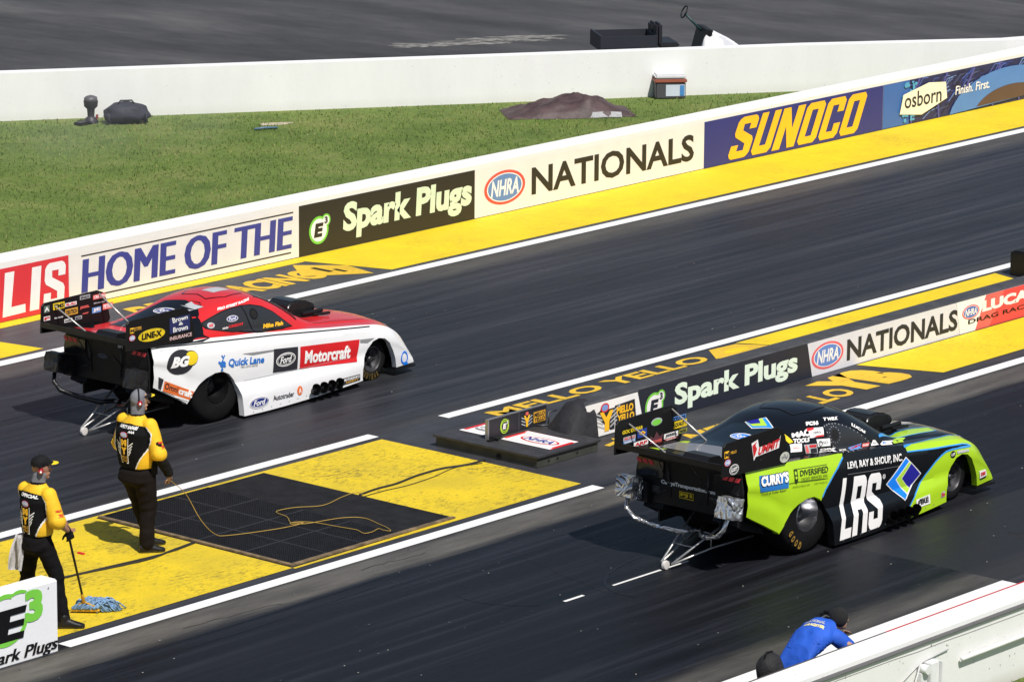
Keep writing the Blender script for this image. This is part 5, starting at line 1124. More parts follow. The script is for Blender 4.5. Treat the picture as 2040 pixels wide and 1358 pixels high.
def plate_near_grn(A):
    A.quad([(-1.10, 1.50), (-1.05, 1.29), (-1.02, 1.33), (-.59, 1.355), (-.56, 1.50), (-.60, 1.43), (-.96, 1.43), (-.985, 1.525)][::-1], K_white, 1)
    A.quad([(-1.085, 1.47), (-1.055, 1.33), (-1.03, 1.36), (-1.0, 1.42), (-1.03, 1.47), (-1.0, 1.51)][::-1], K_red, 2)
    A.text('UMMIT', 0, 0, 0, 0, K_red, 2.5, .05, .1, corners=[(-.985, 1.34), (-.60, 1.37), (-.575, 1.465), (-.965, 1.43)]); A.text('RACING EQUIPMENT', 0, 0, 0, 0, K_white, 2, .04, .1, corners=[(-1.02, 1.275), (-.60, 1.30), (-.60, 1.332), (-1.02, 1.307)])
    A.ell(-.478, 1.225, .088, .062, C('badge', 190, 192, 180), 1); A.line([(-.53, 1.20), (-.48, 1.26), (-.45, 1.2), (-.42, 1.25)], .012, K_grey, 2); A.line([(-.54, 1.235), (-.42, 1.215)], .01, K_grey, 2)
    A.ell(-1.41, 1.262, .085, .06, K_white, 1); A.ell(-1.41, 1.262, .075, .052, K_black, 1.5); A.ell(-1.41, 1.262, .066, .045, K_white, 1.7, 28, inner=.004); A.text('LST', -1.465, 1.24, -1.355, 1.285, K_white, 2, .06, .15)
    grp(A, -1.55, 1.455, .08, .08, 'M', K_syel, K_dk); grp(A, -1.43, 1.465, .12, .05, 'MELLO', None, K_gold); nhra_oval(A, -1.53, 1.36, .06, .042, 1)
def plate_far_grn(A):
    A.text('GOODYEAR', -1.50, 1.415, -1.13, 1.46, K_yel, 1, .05, .1)
    for cx, cz, w_, h_, t, b, m_ in [(-1.37, 1.355, .22, .045, 'FEL-PRO', K_silver, K_pinkred), (-1.37, 1.315, .22, .035, 'GASKETS', K_lblue, K_white), (-1.14, 1.37, .17, .10, None, C('sun_blue', 40, 64, 150), None), (-1.16, 1.255, .26, .06, 'ARP', K_white, K_red), (-.61, 1.25, .26, .06, 'JESEL', K_white, K_dk), (-.61, 1.205, .22, .02, 'VALVE', K_pinkred, K_white),
                                     (-.46, 1.43, .24, .045, 'FRAM', K_lblue, K_navy), (-.44, 1.35, .24, .085, 'QUALITY', K_yel, K_dk), (-.39, 1.26, .15, .05, 'NGK', C('olive', 150, 150, 60), K_dk)]:
        grp(A, cx, cz, w_, h_, t, b, m_, .04)
    A.quad([(-1.2, 1.37), (-1.14, 1.34), (-1.08, 1.37), (-1.14, 1.40)], K_yel, 2.5); A.quad([(-1.17, 1.37), (-1.14, 1.355), (-1.11, 1.37), (-1.14, 1.385)], K_red, 3)
    A.ell(-.88, 1.455, .10, .045, K_silver, 1); A.ell(-.88, 1.45, .085, .035, K_green, 1.5); A.quad([(-.99, 1.20), (-.78, 1.20), (-.76, 1.30), (-.82, 1.27), (-.88, 1.34), (-.93, 1.27), (-1.0, 1.31)], C('maroon', 90, 50, 60), 1); A.text('CROWER', -.99, 1.205, -.78, 1.245, K_pinkred, 2, .03)
LIV_GRN = dict(mats=[P_lime, P_black], cuts=CUTS_G, paint=paint_grn, decals=decals_grn, tail_art=tail_grn, plate_near=plate_near_grn, plate_far=plate_far_grn, pack=M_foil, tyre_text='GOOD', shelf=mat('shelf_black', (.012, .012, .014), .3, .2, 5))
funny_car('funny_car', (-.77, 6.28, 0), 'red and white funny car launching in the far lane beyond the two officials', LIV_RED)
funny_car('funny_car', (-.68, -3.03, 0), 'lime green and black funny car launching in the near lane with silver parachute packs', LIV_GRN)

# ------------------------------------------------------------------ people
def p_cap(bm, a, ra, b, rb, seg=16, n=5):
    a, b = Vector(a), Vector(b); d = b - a; L = d.length or 1e-4; d.normalize(); s = d.cross(Vector((.13, .97, .2))).normalized(); t = d.cross(s); rings = []
    for i in range(n + 1):
        th = -pi / 2 + (pi / 2) * i / n; rings.append((a + d * (ra * sin(th)), max(ra * cos(th), 1e-4)))
    for i in range(n + 1):
        th = (pi / 2) * i / n; rings.append((b + d * (rb * sin(th)), max(rb * cos(th), 1e-4)))
    R = [[bm.verts.new(c + (s * cos(2 * pi * k / seg) + t * sin(2 * pi * k / seg)) * r) for k in range(seg)] for c, r in rings]
    for u, v in zip(R, R[1:]):
        for k in range(seg): bm.faces.new((u[k], u[(k + 1) % seg], v[(k + 1) % seg], v[k]))
    bm.faces.new(R[0][::-1]); bm.faces.new(R[-1])
def p_chain(bm, pts, rs):
    for i in range(len(pts) - 1): p_cap(bm, pts[i], rs[i], pts[i + 1], rs[i + 1])
def p_loft(bm, secs, seg=28):
    """secs: (centre, half-depth vector, half-width vector)"""
    R = []
    for c, u, v in secs:
        c, u, v = Vector(c), Vector(u), Vector(v); ring = []
        for k in range(seg):
            a = 2 * pi * k / seg; ca, sa = cos(a), sin(a); ca = math.copysign(abs(ca) ** .85, ca); sa = math.copysign(abs(sa) ** .85, sa); ring.append(bm.verts.new(c + u * ca + v * sa))
        R.append(ring)
    for a, b in zip(R, R[1:]):
        for k in range(seg): bm.faces.new((a[k], a[(k + 1) % seg], b[(k + 1) % seg], b[k]))
    bm.faces.new(R[0][::-1]); bm.faces.new(R[-1])
def p_ell(bm, c, r, rot=None):
    M = Matrix.Translation(c) @ (rot.to_4x4() if rot else Matrix.Identity(4)) @ Matrix.Diagonal((*r, 1)); bmesh.ops.create_icosphere(bm, subdivisions=3, radius=1, matrix=M)
def p_skin(name, bm, mats, parent, vox=.012, sm=3, wr=0.0, wscale=9, paint=None, seed=0, wvec=(1, 1, 1)):
    bmesh.ops.recalc_face_normals(bm, faces=bm.faces); me = bpy.data.meshes.new('t'); bm.to_mesh(me); bm.free(); o = bpy.data.objects.new('t', me); COL.objects.link(o)
    r = o.modifiers.new('r', 'REMESH'); r.mode = 'VOXEL'; r.voxel_size = vox
    if sm: s = o.modifiers.new('s', 'SMOOTH'); s.iterations = sm; s.factor = .5
    dg = bpy.context.evaluated_depsgraph_get(); m2 = bpy.data.meshes.new_from_object(o.evaluated_get(dg)); bpy.data.objects.remove(o)
    if wr:
        for v in m2.vertices:
            p = Vector((v.co.x * wvec[0], v.co.y * wvec[1], v.co.z * wvec[2])) * wscale + Vector((seed, 0, 0)); w_ = noise.noise(p); q = 1 - abs(noise.noise(p * .6 + Vector((3, 3, 3)))) * 2.2
            v.co += v.normal * (wr * (w_ + .7 * q))
    m2.name = name; m2.materials.clear()
    for mm in (mats if isinstance(mats, (list, tuple)) else [mats]): m2.materials.append(mm)
    for p in m2.polygons:
        p.use_smooth = True
        if paint: p.material_index = paint(p.center)
    oo = bpy.data.objects.new(name, m2); COL.objects.link(oo)
    if parent: oo.parent = parent
    return oo
def p_hand(bm, wrist, d, palm_n, curl=.6, side=1, s=1.0):
    """palm and five bent fingers. d: pointing direction, palm_n: palm-facing normal; side: +1 thumb on d x n"""
    d = Vector(d).normalized(); n = Vector(palm_n); n = (n - d * n.dot(d)).normalized(); t = d.cross(n) * side; w0 = Vector(wrist)
    rot = Matrix((d, t, n)).transposed()
    p_ell(bm, w0 + d * .045 * s, (.052 * s, .040 * s, .017 * s), rot); p_cap(bm, w0 - d * .02, .026 * s, w0 + d * .02, .026 * s)
    for k, (off, ln) in enumerate(((.030, .070), (.010, .080), (-.011, .074), (-.031, .058))):
        p = w0 + d * .085 * s + t * off * s; pts = [p - d * .02 * s, p]; dd = d.copy()
        for j in range(3):
            dd = (dd * cos(curl * (.75 + .08 * k)) + n * sin(curl * (.75 + .08 * k))).normalized()
            n2 = n; p = p + dd * ln * s / 3 * 1.1; pts.append(p)
            n = n2
        p_chain(bm, pts, [.0100 * s, .0098 * s, .0090 * s, .0082 * s, .0072 * s])
    b = w0 + d * .025 * s + t * .028 * s; q = (d * .55 + t * .75 + n * .35).normalized(); p_chain(bm, [b, b + q * .035 * s, b + q * .055 * s + (d + n * .5).normalized() * .025 * s], [.014 * s, .0115 * s, .0085 * s])
SK = mat('skin', (.42, .235, .16), .5, .1, 10); SKd = mat('skin_tan', (.33, .17, .11), .5, .1, 10); M_shY = mat('shirt_yellow', (.80, .47, .012), .75, .06, 6, bump=.25, bscale=120); M_shK = mat('shirt_black', (.006, .006, .007), .85, .2, 9, bump=.25, bscale=120, spec=.12); M_shW = mat('piping_white', (.75, .75, .73), .7)
M_tr = mat('trouser_black', (.0065, .006, .0068), .85, .25, 7, bump=.3, bscale=100, spec=.1); M_tr2 = mat('trouser_brownblack', (.0085, .0062, .0058), .85, .25, 7, bump=.3, bscale=100, spec=.12)
M_hood = mat('hood_grey', (.16, .165, .19), .85, .12, 20, bump=.2, bscale=150); M_muff = mat('muff_red', (.30, .012, .02), .25, .1, coat=.6); M_capK = mat('cap_black', (.008, .008, .009), .8, .2, 14, spec=.2); M_sole = mat('sole_grey', (.12, .12, .13), .7); M_eye = mat('eye_white', (.7, .7, .7), .3); M_lip = mat('lip', (.35, .13, .11), .5)
def head_prims(bm, c, f, s=1.0):
    """skull, jaw, nose, ears, brow, lips; f = facing unit vector (horizontal)"""
    c = Vector(c); f = Vector(f).normalized(); l = Vector((0, 0, 1)).cross(f); u = Vector((0, 0, 1)); rot = Matrix((f, l, u)).transposed()
    p_ell(bm, c + u * .02, (.098 * s, .077 * s, .105 * s), rot); p_ell(bm, c + f * .028 - u * .055, (.062 * s, .055 * s, .062 * s), rot); p_ell(bm, c + f * .066 - u * .098, (.024, .026, .018), rot)
    p_chain(bm, [c + f * .088 + u * .018, c + f * .112 - u * .022], [.009, .013]); p_ell(bm, c + f * .088 + u * .034, (.014, .05, .010), rot)
    for sgn in (-1, 1):
        p_ell(bm, c + l * .079 * sgn - f * .004 - u * .005, (.020, .009, .032), rot)
        p_ell(bm, c + f * .082 + l * .031 * sgn + u * .012, (.012, .014, .010), rot)
    p_ell(bm, c + f * .090 - u * .056, (.011, .024, .007), rot)
def sm_obj(name, bm, mats, parent, ang=50): return obj(name, bm, mats, parent, ang)
def shoe(parent, heel, az, mats, s=1.0, name='shoe'):
    d = Vector((cos(R_(az)), sin(R_(az)), 0)); t = Vector((-d.y, d.x, 0)); h = Vector(heel); bm = bmesh.new(); U = Vector((0, 0, 1))
    p_loft(bm, [(h + d * -.02 + U * .06, U * .045, t * .034), (h + d * .03 + U * .062, U * .058, t * .042), (h + d * .10 + U * .058, U * .055, t * .045), (h + d * .17 + U * .045, U * .040, t * .050), (h + d * .23 + U * .036, U * .030, t * .050), (h + d * .275 + U * .030, U * .020, t * .032)])
    p_cap(bm, h + d * .045 + U * .07, .045, h + d * .05 + U * .13, .05)
    for k in range(5): p_cap(bm, h + d * (.10 + .025 * k) + U * (.115 - .013 * k) - t * .025, .006, h + d * (.10 + .025 * k) + U * (.115 - .013 * k) + t * .025, .006)
    o = p_skin(name, bm, [M_black, M_sole], parent, .008, 2, paint=lambda c: 1 if c.z < h.z + .024 else 0)
    return o
def official(name_lbl, loc, az, J, text_rows, bulk=1.0, trm=None, sleeve_skin=False, cap='bill'):
    root = None; P = {k: Vector(v) for k, v in J.items() if isinstance(v, tuple)}; hd = P['head']; f = Vector((cos(R_(J.get('haz', (0, 0, 0))[0])), sin(R_(J.get('haz', (0, 0, 0))[0])), 0))
    bm = bmesh.new(); head_prims(bm, hd, f)
    p_chain(bm, [hd - Vector((.015, 0, .05)), P['neck']], [.06, .066])
    p_loft(bm, [(P['neck'] + Vector((0, 0, .02)), (.06, 0, 0), (0, .06, 0)), (P['neck'] - Vector((0, 0, .06)), (.09, 0, 0), (0, .17, 0)), (P['chest'], (.11, 0, 0), (0, .165, 0)), (P['waist'], (.10, 0, 0), (0, .14, 0)), (P['hip'], (.10, 0, 0), (0, .15, 0))])
    for s in 'RL':
        p_chain(bm, [P['sh' + s], P['el' + s], P['wr' + s]], [.052, .043, .030]); p_chain(bm, [P['hp' + s], P['kn' + s], P['an' + s]], [.085, .058, .042])
        p_hand(bm, P['wr' + s], Vector(J['hd' + s]), Vector(J['pn' + s]), J.get('curl' + s, .5), -1 if s == 'R' else 1)
    body = p_skin('person', bm, J['skin'], None, .0075, 1); body.location = loc; body.rotation_euler = (0, 0, R_(az)); tag(body, name_lbl, 'person')
    # eyes
    l = Vector((0, 0, 1)).cross(f)
    for s in (-1, 1):
        bm = bmesh.new(); p_ell(bm, hd + f * .091 + l * .031 * s + Vector((0, 0, .012)), (.007, .012, .007)); obj('eye', bm, M_eye, body, 180)
    # trousers
    b_ = bulk; bm = bmesh.new(); W = P['waist']; Hp = P['hip']
    p_loft(bm, [(W + Vector((0, 0, -.02)), (.125 * b_, 0, 0), (0, .165 * b_, 0)), (Hp + Vector((-.012, 0, .02)), (.134 * b_, 0, 0), (0, .168 * b_, 0)), (Hp + Vector((-.02, 0, -.08)), (.14 * b_, 0, 0), (0, .170 * b_, 0)), (Hp + Vector((0, 0, -.15)), (.10 * b_, 0, 0), (0, .14 * b_, 0))])
    for s in 'RL': p_chain(bm, [P['hp' + s], P['kn' + s] + Vector((0, 0, .06)), P['kn' + s], P['an' + s] + Vector((0, 0, .13)), P['an' + s] + Vector((.012, 0, .0))], [.108 * b_, .083 * b_, .078 * b_, .068 * b_ ** .6, .078])
    p_skin('trousers', bm, trm or M_tr, body, .011, 3, .009, 7, seed=hash(loc[0]) % 7, wvec=(1, 1, 2.2))
    bm = bmesh.new(); p_loft(bm, [(W + Vector((0, 0, -.015)), (.131 * b_, 0, 0), (0, .171 * b_, 0)), (W + Vector((0, 0, .03)), (.129 * b_, 0, 0), (0, .169 * b_, 0))], 32); sm_obj('belt', bm, M_capK, body, 60)
    # shirt
    bm = bmesh.new(); N = P['neck']; Ch = P['chest']
    p_loft(bm, [(N + Vector((-.005, 0, .035)), (.066, 0, 0), (0, .068, 0)), (N + Vector((-.005, 0, -.005)), (.085, 0, 0), (0, .10, 0)), (N + Vector((-.01, 0, -.055)), (.11, 0, 0), (0, .165, 0)), (Ch + Vector((-.01, 0, .08)), (.150 * b_, 0, 0), (0, .205 * b_, 0)), (Ch, (.155 * b_, 0, 0), (0, .205 * b_, 0)), ((Ch + W) / 2, (.155 * b_, 0, 0), (0, .195 * b_, 0)), (W + Vector((0, 0, .06)), (.148 * b_, 0, 0), (0, .19 * b_, 0)), (W + Vector((0, 0, -.0)), (.14 * b_, 0, 0), (0, .18 * b_, 0))])
    for s in 'RL':
        e = P['sh' + s] + (P['el' + s] - P['sh' + s]) * .86; p_chain(bm, [N * .55 + P['sh' + s] * .45 + Vector((-.0, 0, -.05)), P['sh' + s], e], [.070, .079, .084])
    p_cap(bm, P['shR'] + (P['elR'] - P['shR']) * .80, .086, P['shR'] + (P['elR'] - P['shR']) * .92, .094); p_cap(bm, P['shL'] + (P['elL'] - P['shL']) * .80, .086, P['shL'] + (P['elL'] - P['shL']) * .92, .094)
    def paint(c):
        y = c.y - N.y * 0; z = c.z; x = c.x - Ch.x; top = N.z - .045
        ay = y * (-1)             # ay>0 = right side of the wearer
        pass
        edge = .235 if z > Ch.z else .235 - (Ch.z - z) * .45
        if ay < 0: edge = .235
        if z > N.z + .012: return 1
        if x > .045: return 0
        if z > top - .02 * 0 and abs(ay) < .09 + .0: return 0 if z > top - .02 else 1
        lim = edge * b_ - max(0, (z - (Ch.z + .10))) * (.95 if ay > 0 else .25)
        if z > top - .02 - abs(ay) * .10: return 0
        d = abs(ay) - lim
        if abs(d) < .006: return 2
        return 1 if d < 0 else 0
    sh = p_skin('shirt', bm, [M_shY, M_shK, M_shW], body, .009, 2, .013, 5.5, paint, seed=3, wvec=(1, 1.6, .8))
    # lettering on the back
    T = BVHTree.FromPolygons([v.co.copy() for v in sh.data.vertices], [tuple(p.vertices) for p in sh.data.polygons])
    def fm(u, v, d):
        h = T.ray_cast(Vector((-1, -u, v)), Vector((1, 0, 0)))
        return None if h[0] is None else h[0] + Vector((-1, 0, 0)) * (d + .003)
    A = Art(); zt = N.z - .115; k = Ch.z
    A.text(text_rows[0], -.135, zt - .005, .135, zt + .03, K_white, 1, .05, .1)
    if len(text_rows) > 1: A.text(text_rows[1], .03, zt - .045, .12, zt - .018, K_white, 1, .04, .1)
    cx = -.02; nhra_oval(A, cx, zt - .075, .058, .034, 1)
    A.line([(cx - .062, zt - .11), (cx - .05, zt - .40)], .010, K_white, 1); A.line([(cx + .062, zt - .11), (cx + .05, zt - .40)], .010, K_white, 1); A.line([(cx - .05, zt - .40), (cx - .03, zt - .40)], .010, K_white, 1); A.line([(cx + .05, zt - .40), (cx + .03, zt - .40)], .010, K_white, 1)
    for j in range(4):
        for s in (-1, 1): A.line([(cx + s * .066, zt - .20 - .035 * j), (cx + s * (.125 - .010 * j), zt - .155 - .035 * j)], .011, K_white, 1)
    V, F = text2d('MY', .07); 
    A.text('M', cx - .04, zt - .20, cx + .04, zt - .125, K_syel, 2, .09); A.text('Y', cx - .042, zt - .30, cx + .042, zt - .215, K_syel, 2, .09); A.text('MELLO', cx - .04, zt - .345, cx + .045, zt - .315, K_gold, 2, .03); A.text('YELLO', cx - .04, zt - .385, cx + .045, zt - .352, K_gold, 2, .03)
    A.build('lettering', fm, sh, .03, .0012)
    A = Art()
    def fr(u, v, d):
        h = T.ray_cast(Vector((u, -1, v)), Vector((0, 1, 0))); return None if h[0] is None else h[0] + Vector((0, -1, 0)) * (d + .003)
    sx = P['shR'].x; sz = P['elR'].z * .55 + P['shR'].z * .45
    A.text('MELLO', sx - .03, sz + .0, sx + .05, sz + .022, K_red, 1, .05); A.text('YELLO', sx - .01, sz - .045, sx + .06, sz - .020, K_red, 1, .05); A.rect(sx - .02, sz - .055, sx + .065, sz - .05, K_red, 1)
    A.build('sleeve_mark', fr, sh, .03, .0012)
    return body, P, f, l
M_under = mat('undershirt', (.009, .008, .008), .85, .2, 8, bump=.3, bscale=90, spec=.15)
def muffs(body, P, f, l, band_back=False):
    hd = P['head']; U = Vector((0, 0, 1)); oo = {}
    for s in (-1, 1):
        em = bmesh.new(); c = hd + l * .098 * s - U * .012; p_cap(em, c - l * .012 * s, .036, c + l * .012 * s, .032); oo[s] = p_skin('ear_muff', em, M_muff, body, .006, 1)
    bm = bmesh.new(); tube(bm, [hd + l * (.110 * cos(t)) + U * (-.0 + .145 * sin(t)) - f * .01 for t in [pi * k / 14 for k in range(15)]], .009, 8); obj('headband', bm, M_capK, body, 180)
    for s in (-1, 1):
        bm = bmesh.new(); p_cap(bm, hd + l * .138 * s - U * .012, .012, hd + l * .142 * s - U * .012, .012); obj('muff_badge', bm, K_white, oo[s], 180)
def gaiter(body, P, m, full=False):
    hd = P['head']; bm = bmesh.new(); f = Vector((1, 0, 0))
    if full: p_ell(bm, hd + Vector((-.008, 0, .022)), (.107, .086, .113)); p_chain(bm, [hd + Vector((-.015, 0, -.03)), P['neck'] + Vector((0, 0, .015))], [.082, .080])
    else: p_chain(bm, [hd + Vector((-.015, 0, -.065)), P['neck'] + Vector((0, 0, .02))], [.074, .078])
    p_skin('hood' if full else 'neck_gaiter', bm, m, body, .008, 2, .004, 16)

# official holding the cord, right of the two
J2 = dict(head=(.02, 0, 1.755), haz=(-42, 0, 0), neck=(-.01, 0, 1.585), chest=(-.02, 0, 1.33), waist=(-.01, 0, 1.005), hip=(-.03, 0, .93), shR=(-.02, -.205, 1.50), shL=(-.02, .205, 1.50), elR=(-.02, -.34, 1.17), elL=(.02, .30, 1.19), wrR=(.12, -.36, .93), wrL=(.24, .22, 1.02),
          hpR=(-.02, -.10, .90), hpL=(-.02, .10, .90), knR=(.02, -.12, .50), knL=(.09, .07, .50), anR=(-.03, -.13, .10), anL=(.18, .05, .10), hdR=(.45, .2, -.9), pnR=(-.2, 1, 0), curlR=.75, hdL=(.8, -.3, -.3), pnL=(0, -1, -.2), skin=SK)
b2, P2, f2, l2 = official('large race official in grey hood and yellow shirt holding a thin cord on the pad', (-5.70, 1.93, 0), 2, J2, ['SAFETY SAFARI', 'AAA'], 1.22, M_tr2)
gaiter(b2, P2, M_hood, True); muffs(b2, P2, f2, l2)
bm = bmesh.new(); h = P2['head']; p_loft(bm, [(h + f2 * .07 + Vector((0, 0, .085)), f2 * .03, l2 * .06), (h + f2 * .14 + Vector((0, 0, .075)), f2 * .05, l2 * .055)]); bm.free()
bm = bmesh.new(); p_ell(bm, h + f2 * .105 + Vector((0, 0, .055)), (.085, .070, .012)); p_skin('visor', bm, [M_capK, K_yel], b2, .006, 1, paint=lambda c: 1 if (c - h).xy.length > .145 else 0)
bm = bmesh.new(); p_chain(bm, [P2['shR'] + (P2['elR'] - P2['shR']) * .5, P2['elR'], P2['wrR'] - Vector((.01, 0, -.02))], [.074, .072, .050]); p_skin('undershirt_sleeve', bm, M_under, b2, .009, 2, .009, 14)
bm = bmesh.new(); p_chain(bm, [P2['shL'] + (P2['elL'] - P2['shL']) * .5, P2['elL'], P2['wrL'] - Vector((.01, 0, -.02))], [.074, .070, .050]); p_skin('undershirt_sleeve', bm, M_under, b2, .009, 2, .009, 14)
shoe(b2, (-.08, -.10, 0), -36, None); shoe(b2, (.13, .08, 0), -28, None)
bm = bmesh.new(); bx(bm, -.03, .05, -.255, -.215, .93, 1.09, bev=.008); tube(bm, [(.04, -.235, 1.08), (.05, -.235, 1.20)], .006, 6); obj('radio', bm, M_black, b2, 40)
hw = Matrix.Rotation(R_(2), 3, 'Z') @ (P2['wrR'] + Vector((.045, .01, -.09))) + Vector((-5.70, 1.93, 0))
M_cord = mat('cord_yellow', (.42, .27, .05), .7)
cable('cord', [(hw.x - .02, hw.y + .03, hw.z + .05), (hw.x, hw.y, hw.z), (-5.22, 1.66, .62), (-5.05, 1.60, .30), (-4.85, 1.57, .09), (-4.64, 1.54, .034), (-4.05, 1.32, .034), (-3.67, 1.28, .034), (-3.76, 1.39, .034), (-3.6, 1.61, .034), (-3.52, 1.86, .034), (-3.23, 1.84, .03), (-2.91, 1.68, .022), (-2.48, 1.77, .022), (-2.19, 1.80, .02), (-2.22, 1.66, .02)], .0042, M_cord, 'thin yellow cord from the hand of the standing official to the mat', 'cord')
cable('cord', [(-3.75, 1.30, .034), (-3.64, 1.22, .034), (-3.2, 1.11, .03), (-3.0, .94, .02), (-3.08, .62, .02), (-3.17, .40, .03), (-3.25, .29, .034), (-3.28, .38, .034), (-3.27, .46, .034), (-3.42, .42, .034), (-3.53, .45, .034), (-3.48, .60, .034), (-3.49, .70, .034), (-3.53, .94, .034), (-3.57, 1.2, .034), (-3.68, 1.36, .034), (-3.79, 1.38, .034), (-3.80, 1.30, .034), (-3.72, 1.27, .036)], .0042, M_cord, 'yellow cord lying in a large loop on the metal grate', 'cord')

# official with the mop, left
J1 = dict(head=(.03, -.01, 1.735), haz=(-42, 0, 0), neck=(-.0, 0, 1.565), chest=(-.01, 0, 1.31), waist=(-.02, .0, 1.03), hip=(-.03, 0, .95), shR=(-.02, -.19, 1.475), shL=(-.02, .19, 1.475), elR=(.0, -.30, 1.19), elL=(.10, .18, 1.16), wrR=(.19, -.25, 1.06), wrL=(.24, -.14, 1.12),
          hpR=(-.02, -.09, .92), hpL=(-.03, .10, .92), knR=(.08, -.18, .50), knL=(.02, .22, .50), anR=(.08, -.25, .10), anL=(-.02, .31, .10), hdR=(.3, .0, -.8), pnR=(.2, .8, .3), curlR=.85, hdL=(.25, -.35, -.8), pnL=(.3, -.8, .2), curlL=.85, skin=SKd)
b1, P1, f1, l1 = official('slimmer race official in black cap holding a mop behind the white end wall', (-8.50, .60, 0), -2, J1, ['OFFICIAL'], .98, M_tr)
gaiter(b1, P1, M_hood); muffs(b1, P1, f1, l1)
h = P1['head']; bm = bmesh.new(); p_loft(bm, [(h + Vector((-.005, 0, .035)), (.108, 0, 0), (0, .088, 0)), (h + Vector((-.005, 0, .08)), (.106, 0, 0), (0, .088, 0)), (h + Vector((-.005, 0, .118)), (.085, 0, 0), (0, .072, 0)), (h + Vector((-.005, 0, .138)), (.04, 0, 0), (0, .036, 0))]); p_cap(bm, h + Vector((-.005, 0, .138)), .012, h + Vector((-.005, 0, .150)), .010)
p_skin('cap', bm, M_capK, b1, .007, 2, .003, 20)
bm = bmesh.new(); p_ell(bm, h + f1 * .115 + Vector((0, 0, .055)), (.085, .072, .012)); p_skin('visor', bm, [M_capK, K_yel], b1, .006, 1, paint=lambda c: 1 if (c - h).xy.length > .135 else 0)
bm = bmesh.new(); p_hand(bm, P1['wrR'], Vector(J1['hdR']), Vector(J1['pnR']), .85, -1, 1.14); p_cap(bm, P1['wrR'] - Vector((.03, -.0, -.03)), .036, P1['wrR'], .034); p_skin('glove', bm, M_capK, b1, .007, 1)
shoe(b1, (.04, -.25, 0), -42, None); shoe(b1, (-.05, .33, 0), 10, None)
bm = bmesh.new(); g = []; rnd = random.Random(3)
for i in range(13):
    a = i / 12; row = []
    for j in range(10):
        b = j / 9; wd = .05 + .07 * b; row.append(bm.verts.new((-.155 - .05 * b + .022 * sin(b * 4 + a * 9) + .012 * sin(a * 23), .0 + (a - .5) * 2 * wd + .02 * b, 1.01 - .37 * b - .03 * a * b)))
    g.append(row)
for i in range(12):
    for j in range(9): bm.faces.new((g[i][j], g[i + 1][j], g[i + 1][j + 1], g[i][j + 1]))
bmesh.ops.solidify(bm, geom=bm.faces[:], thickness=.008)
tw = tag(obj('towel', fixn(bm), mat('towel_white', (.72, .70, .70), .9, .08, 20, bump=.5, bscale=120), None, 180), 'white towel hanging from the back of the mop holder\'s belt', 'towel'); tw.location = (-8.50, .74, 0); tw.rotation_euler = (0, 0, R_(-2))
# mop
mw = Matrix.Rotation(R_(-2), 3, 'Z') @ (P1['wrR'] + Vector((.03, .03, -.06))) + Vector((-8.50, .60, 0)); mb = Vector((-7.90, .56, .14)); dm = (mw - mb).normalized()
mop = tag(empty('mop', (mb.x, mb.y, 0)), 'blue string mop with a black handle and yellow clamp held by the left official', 'mop'); O = Vector((mb.x, mb.y, 0))
bm = bmesh.new(); tube(bm, [mb - O, mw - O + dm * .12], .013, 10); obj('handle', bm, M_black, mop, 180)
bm = bmesh.new(); p_chain(bm, [mb - O + dm * .10, mb - O], [.017, .022]); sd_ = Vector((.45, -.55, 0)).normalized()
c0 = mb - O + Vector((.02, -.0, -.07)); tube(bm, [mb - O, c0 - sd_ * .13, c0 - sd_ * .15 + Vector((0, 0, -.04))], .012, 8); tube(bm, [mb - O, c0 + sd_ * .13, c0 + sd_ * .15 + Vector((0, 0, -.04))], .012, 8); tube(bm, [c0 - sd_ * .15 + Vector((0, 0, -.03)), c0 + sd_ * .15 + Vector((0, 0, -.03))], .02, 8); tube(bm, [c0 - sd_ * .11, c0 + sd_ * .11], .010, 8)
obj('clamp', bm, mat('clamp_yellow', (.55, .30, .02), .5, .25, 9), mop, 60)
bm = bmesh.new(); rnd = random.Random(11)
for k in range(190):
    u = rnd.uniform(-1, 1); st = c0 + sd_ * .14 * u + Vector((0, 0, -.02 + rnd.uniform(0, .02))); ang = rnd.uniform(-.5, .55) + u * .25; dr = Vector((cos(R_(-38)), sin(R_(-38)), 0)); dr = Matrix.Rotation(ang * .8 + .35, 3, 'Z') @ dr; Lk = rnd.uniform(.16, .36)
    pts = []; 
    for q in range(8):
        t = q / 7; z = max(.012, (.10 + .05 * rnd.random()) * sin(pi * min(1, .22 + t * .78)) + .012); pts.append(st + dr * Lk * t + Vector((.022 * sin(t * 6 + k), .022 * cos(t * 5 + k * 2), 0)) + Vector((0, 0, z - st.z)) * min(1, t * 3))
    tube(bm, pts, .0085, 6)
obj('strings', bm, [mat('mop_blue', (.16, .28, .46), .85, .6, 30, bump=.4, bscale=80)], mop, 180)

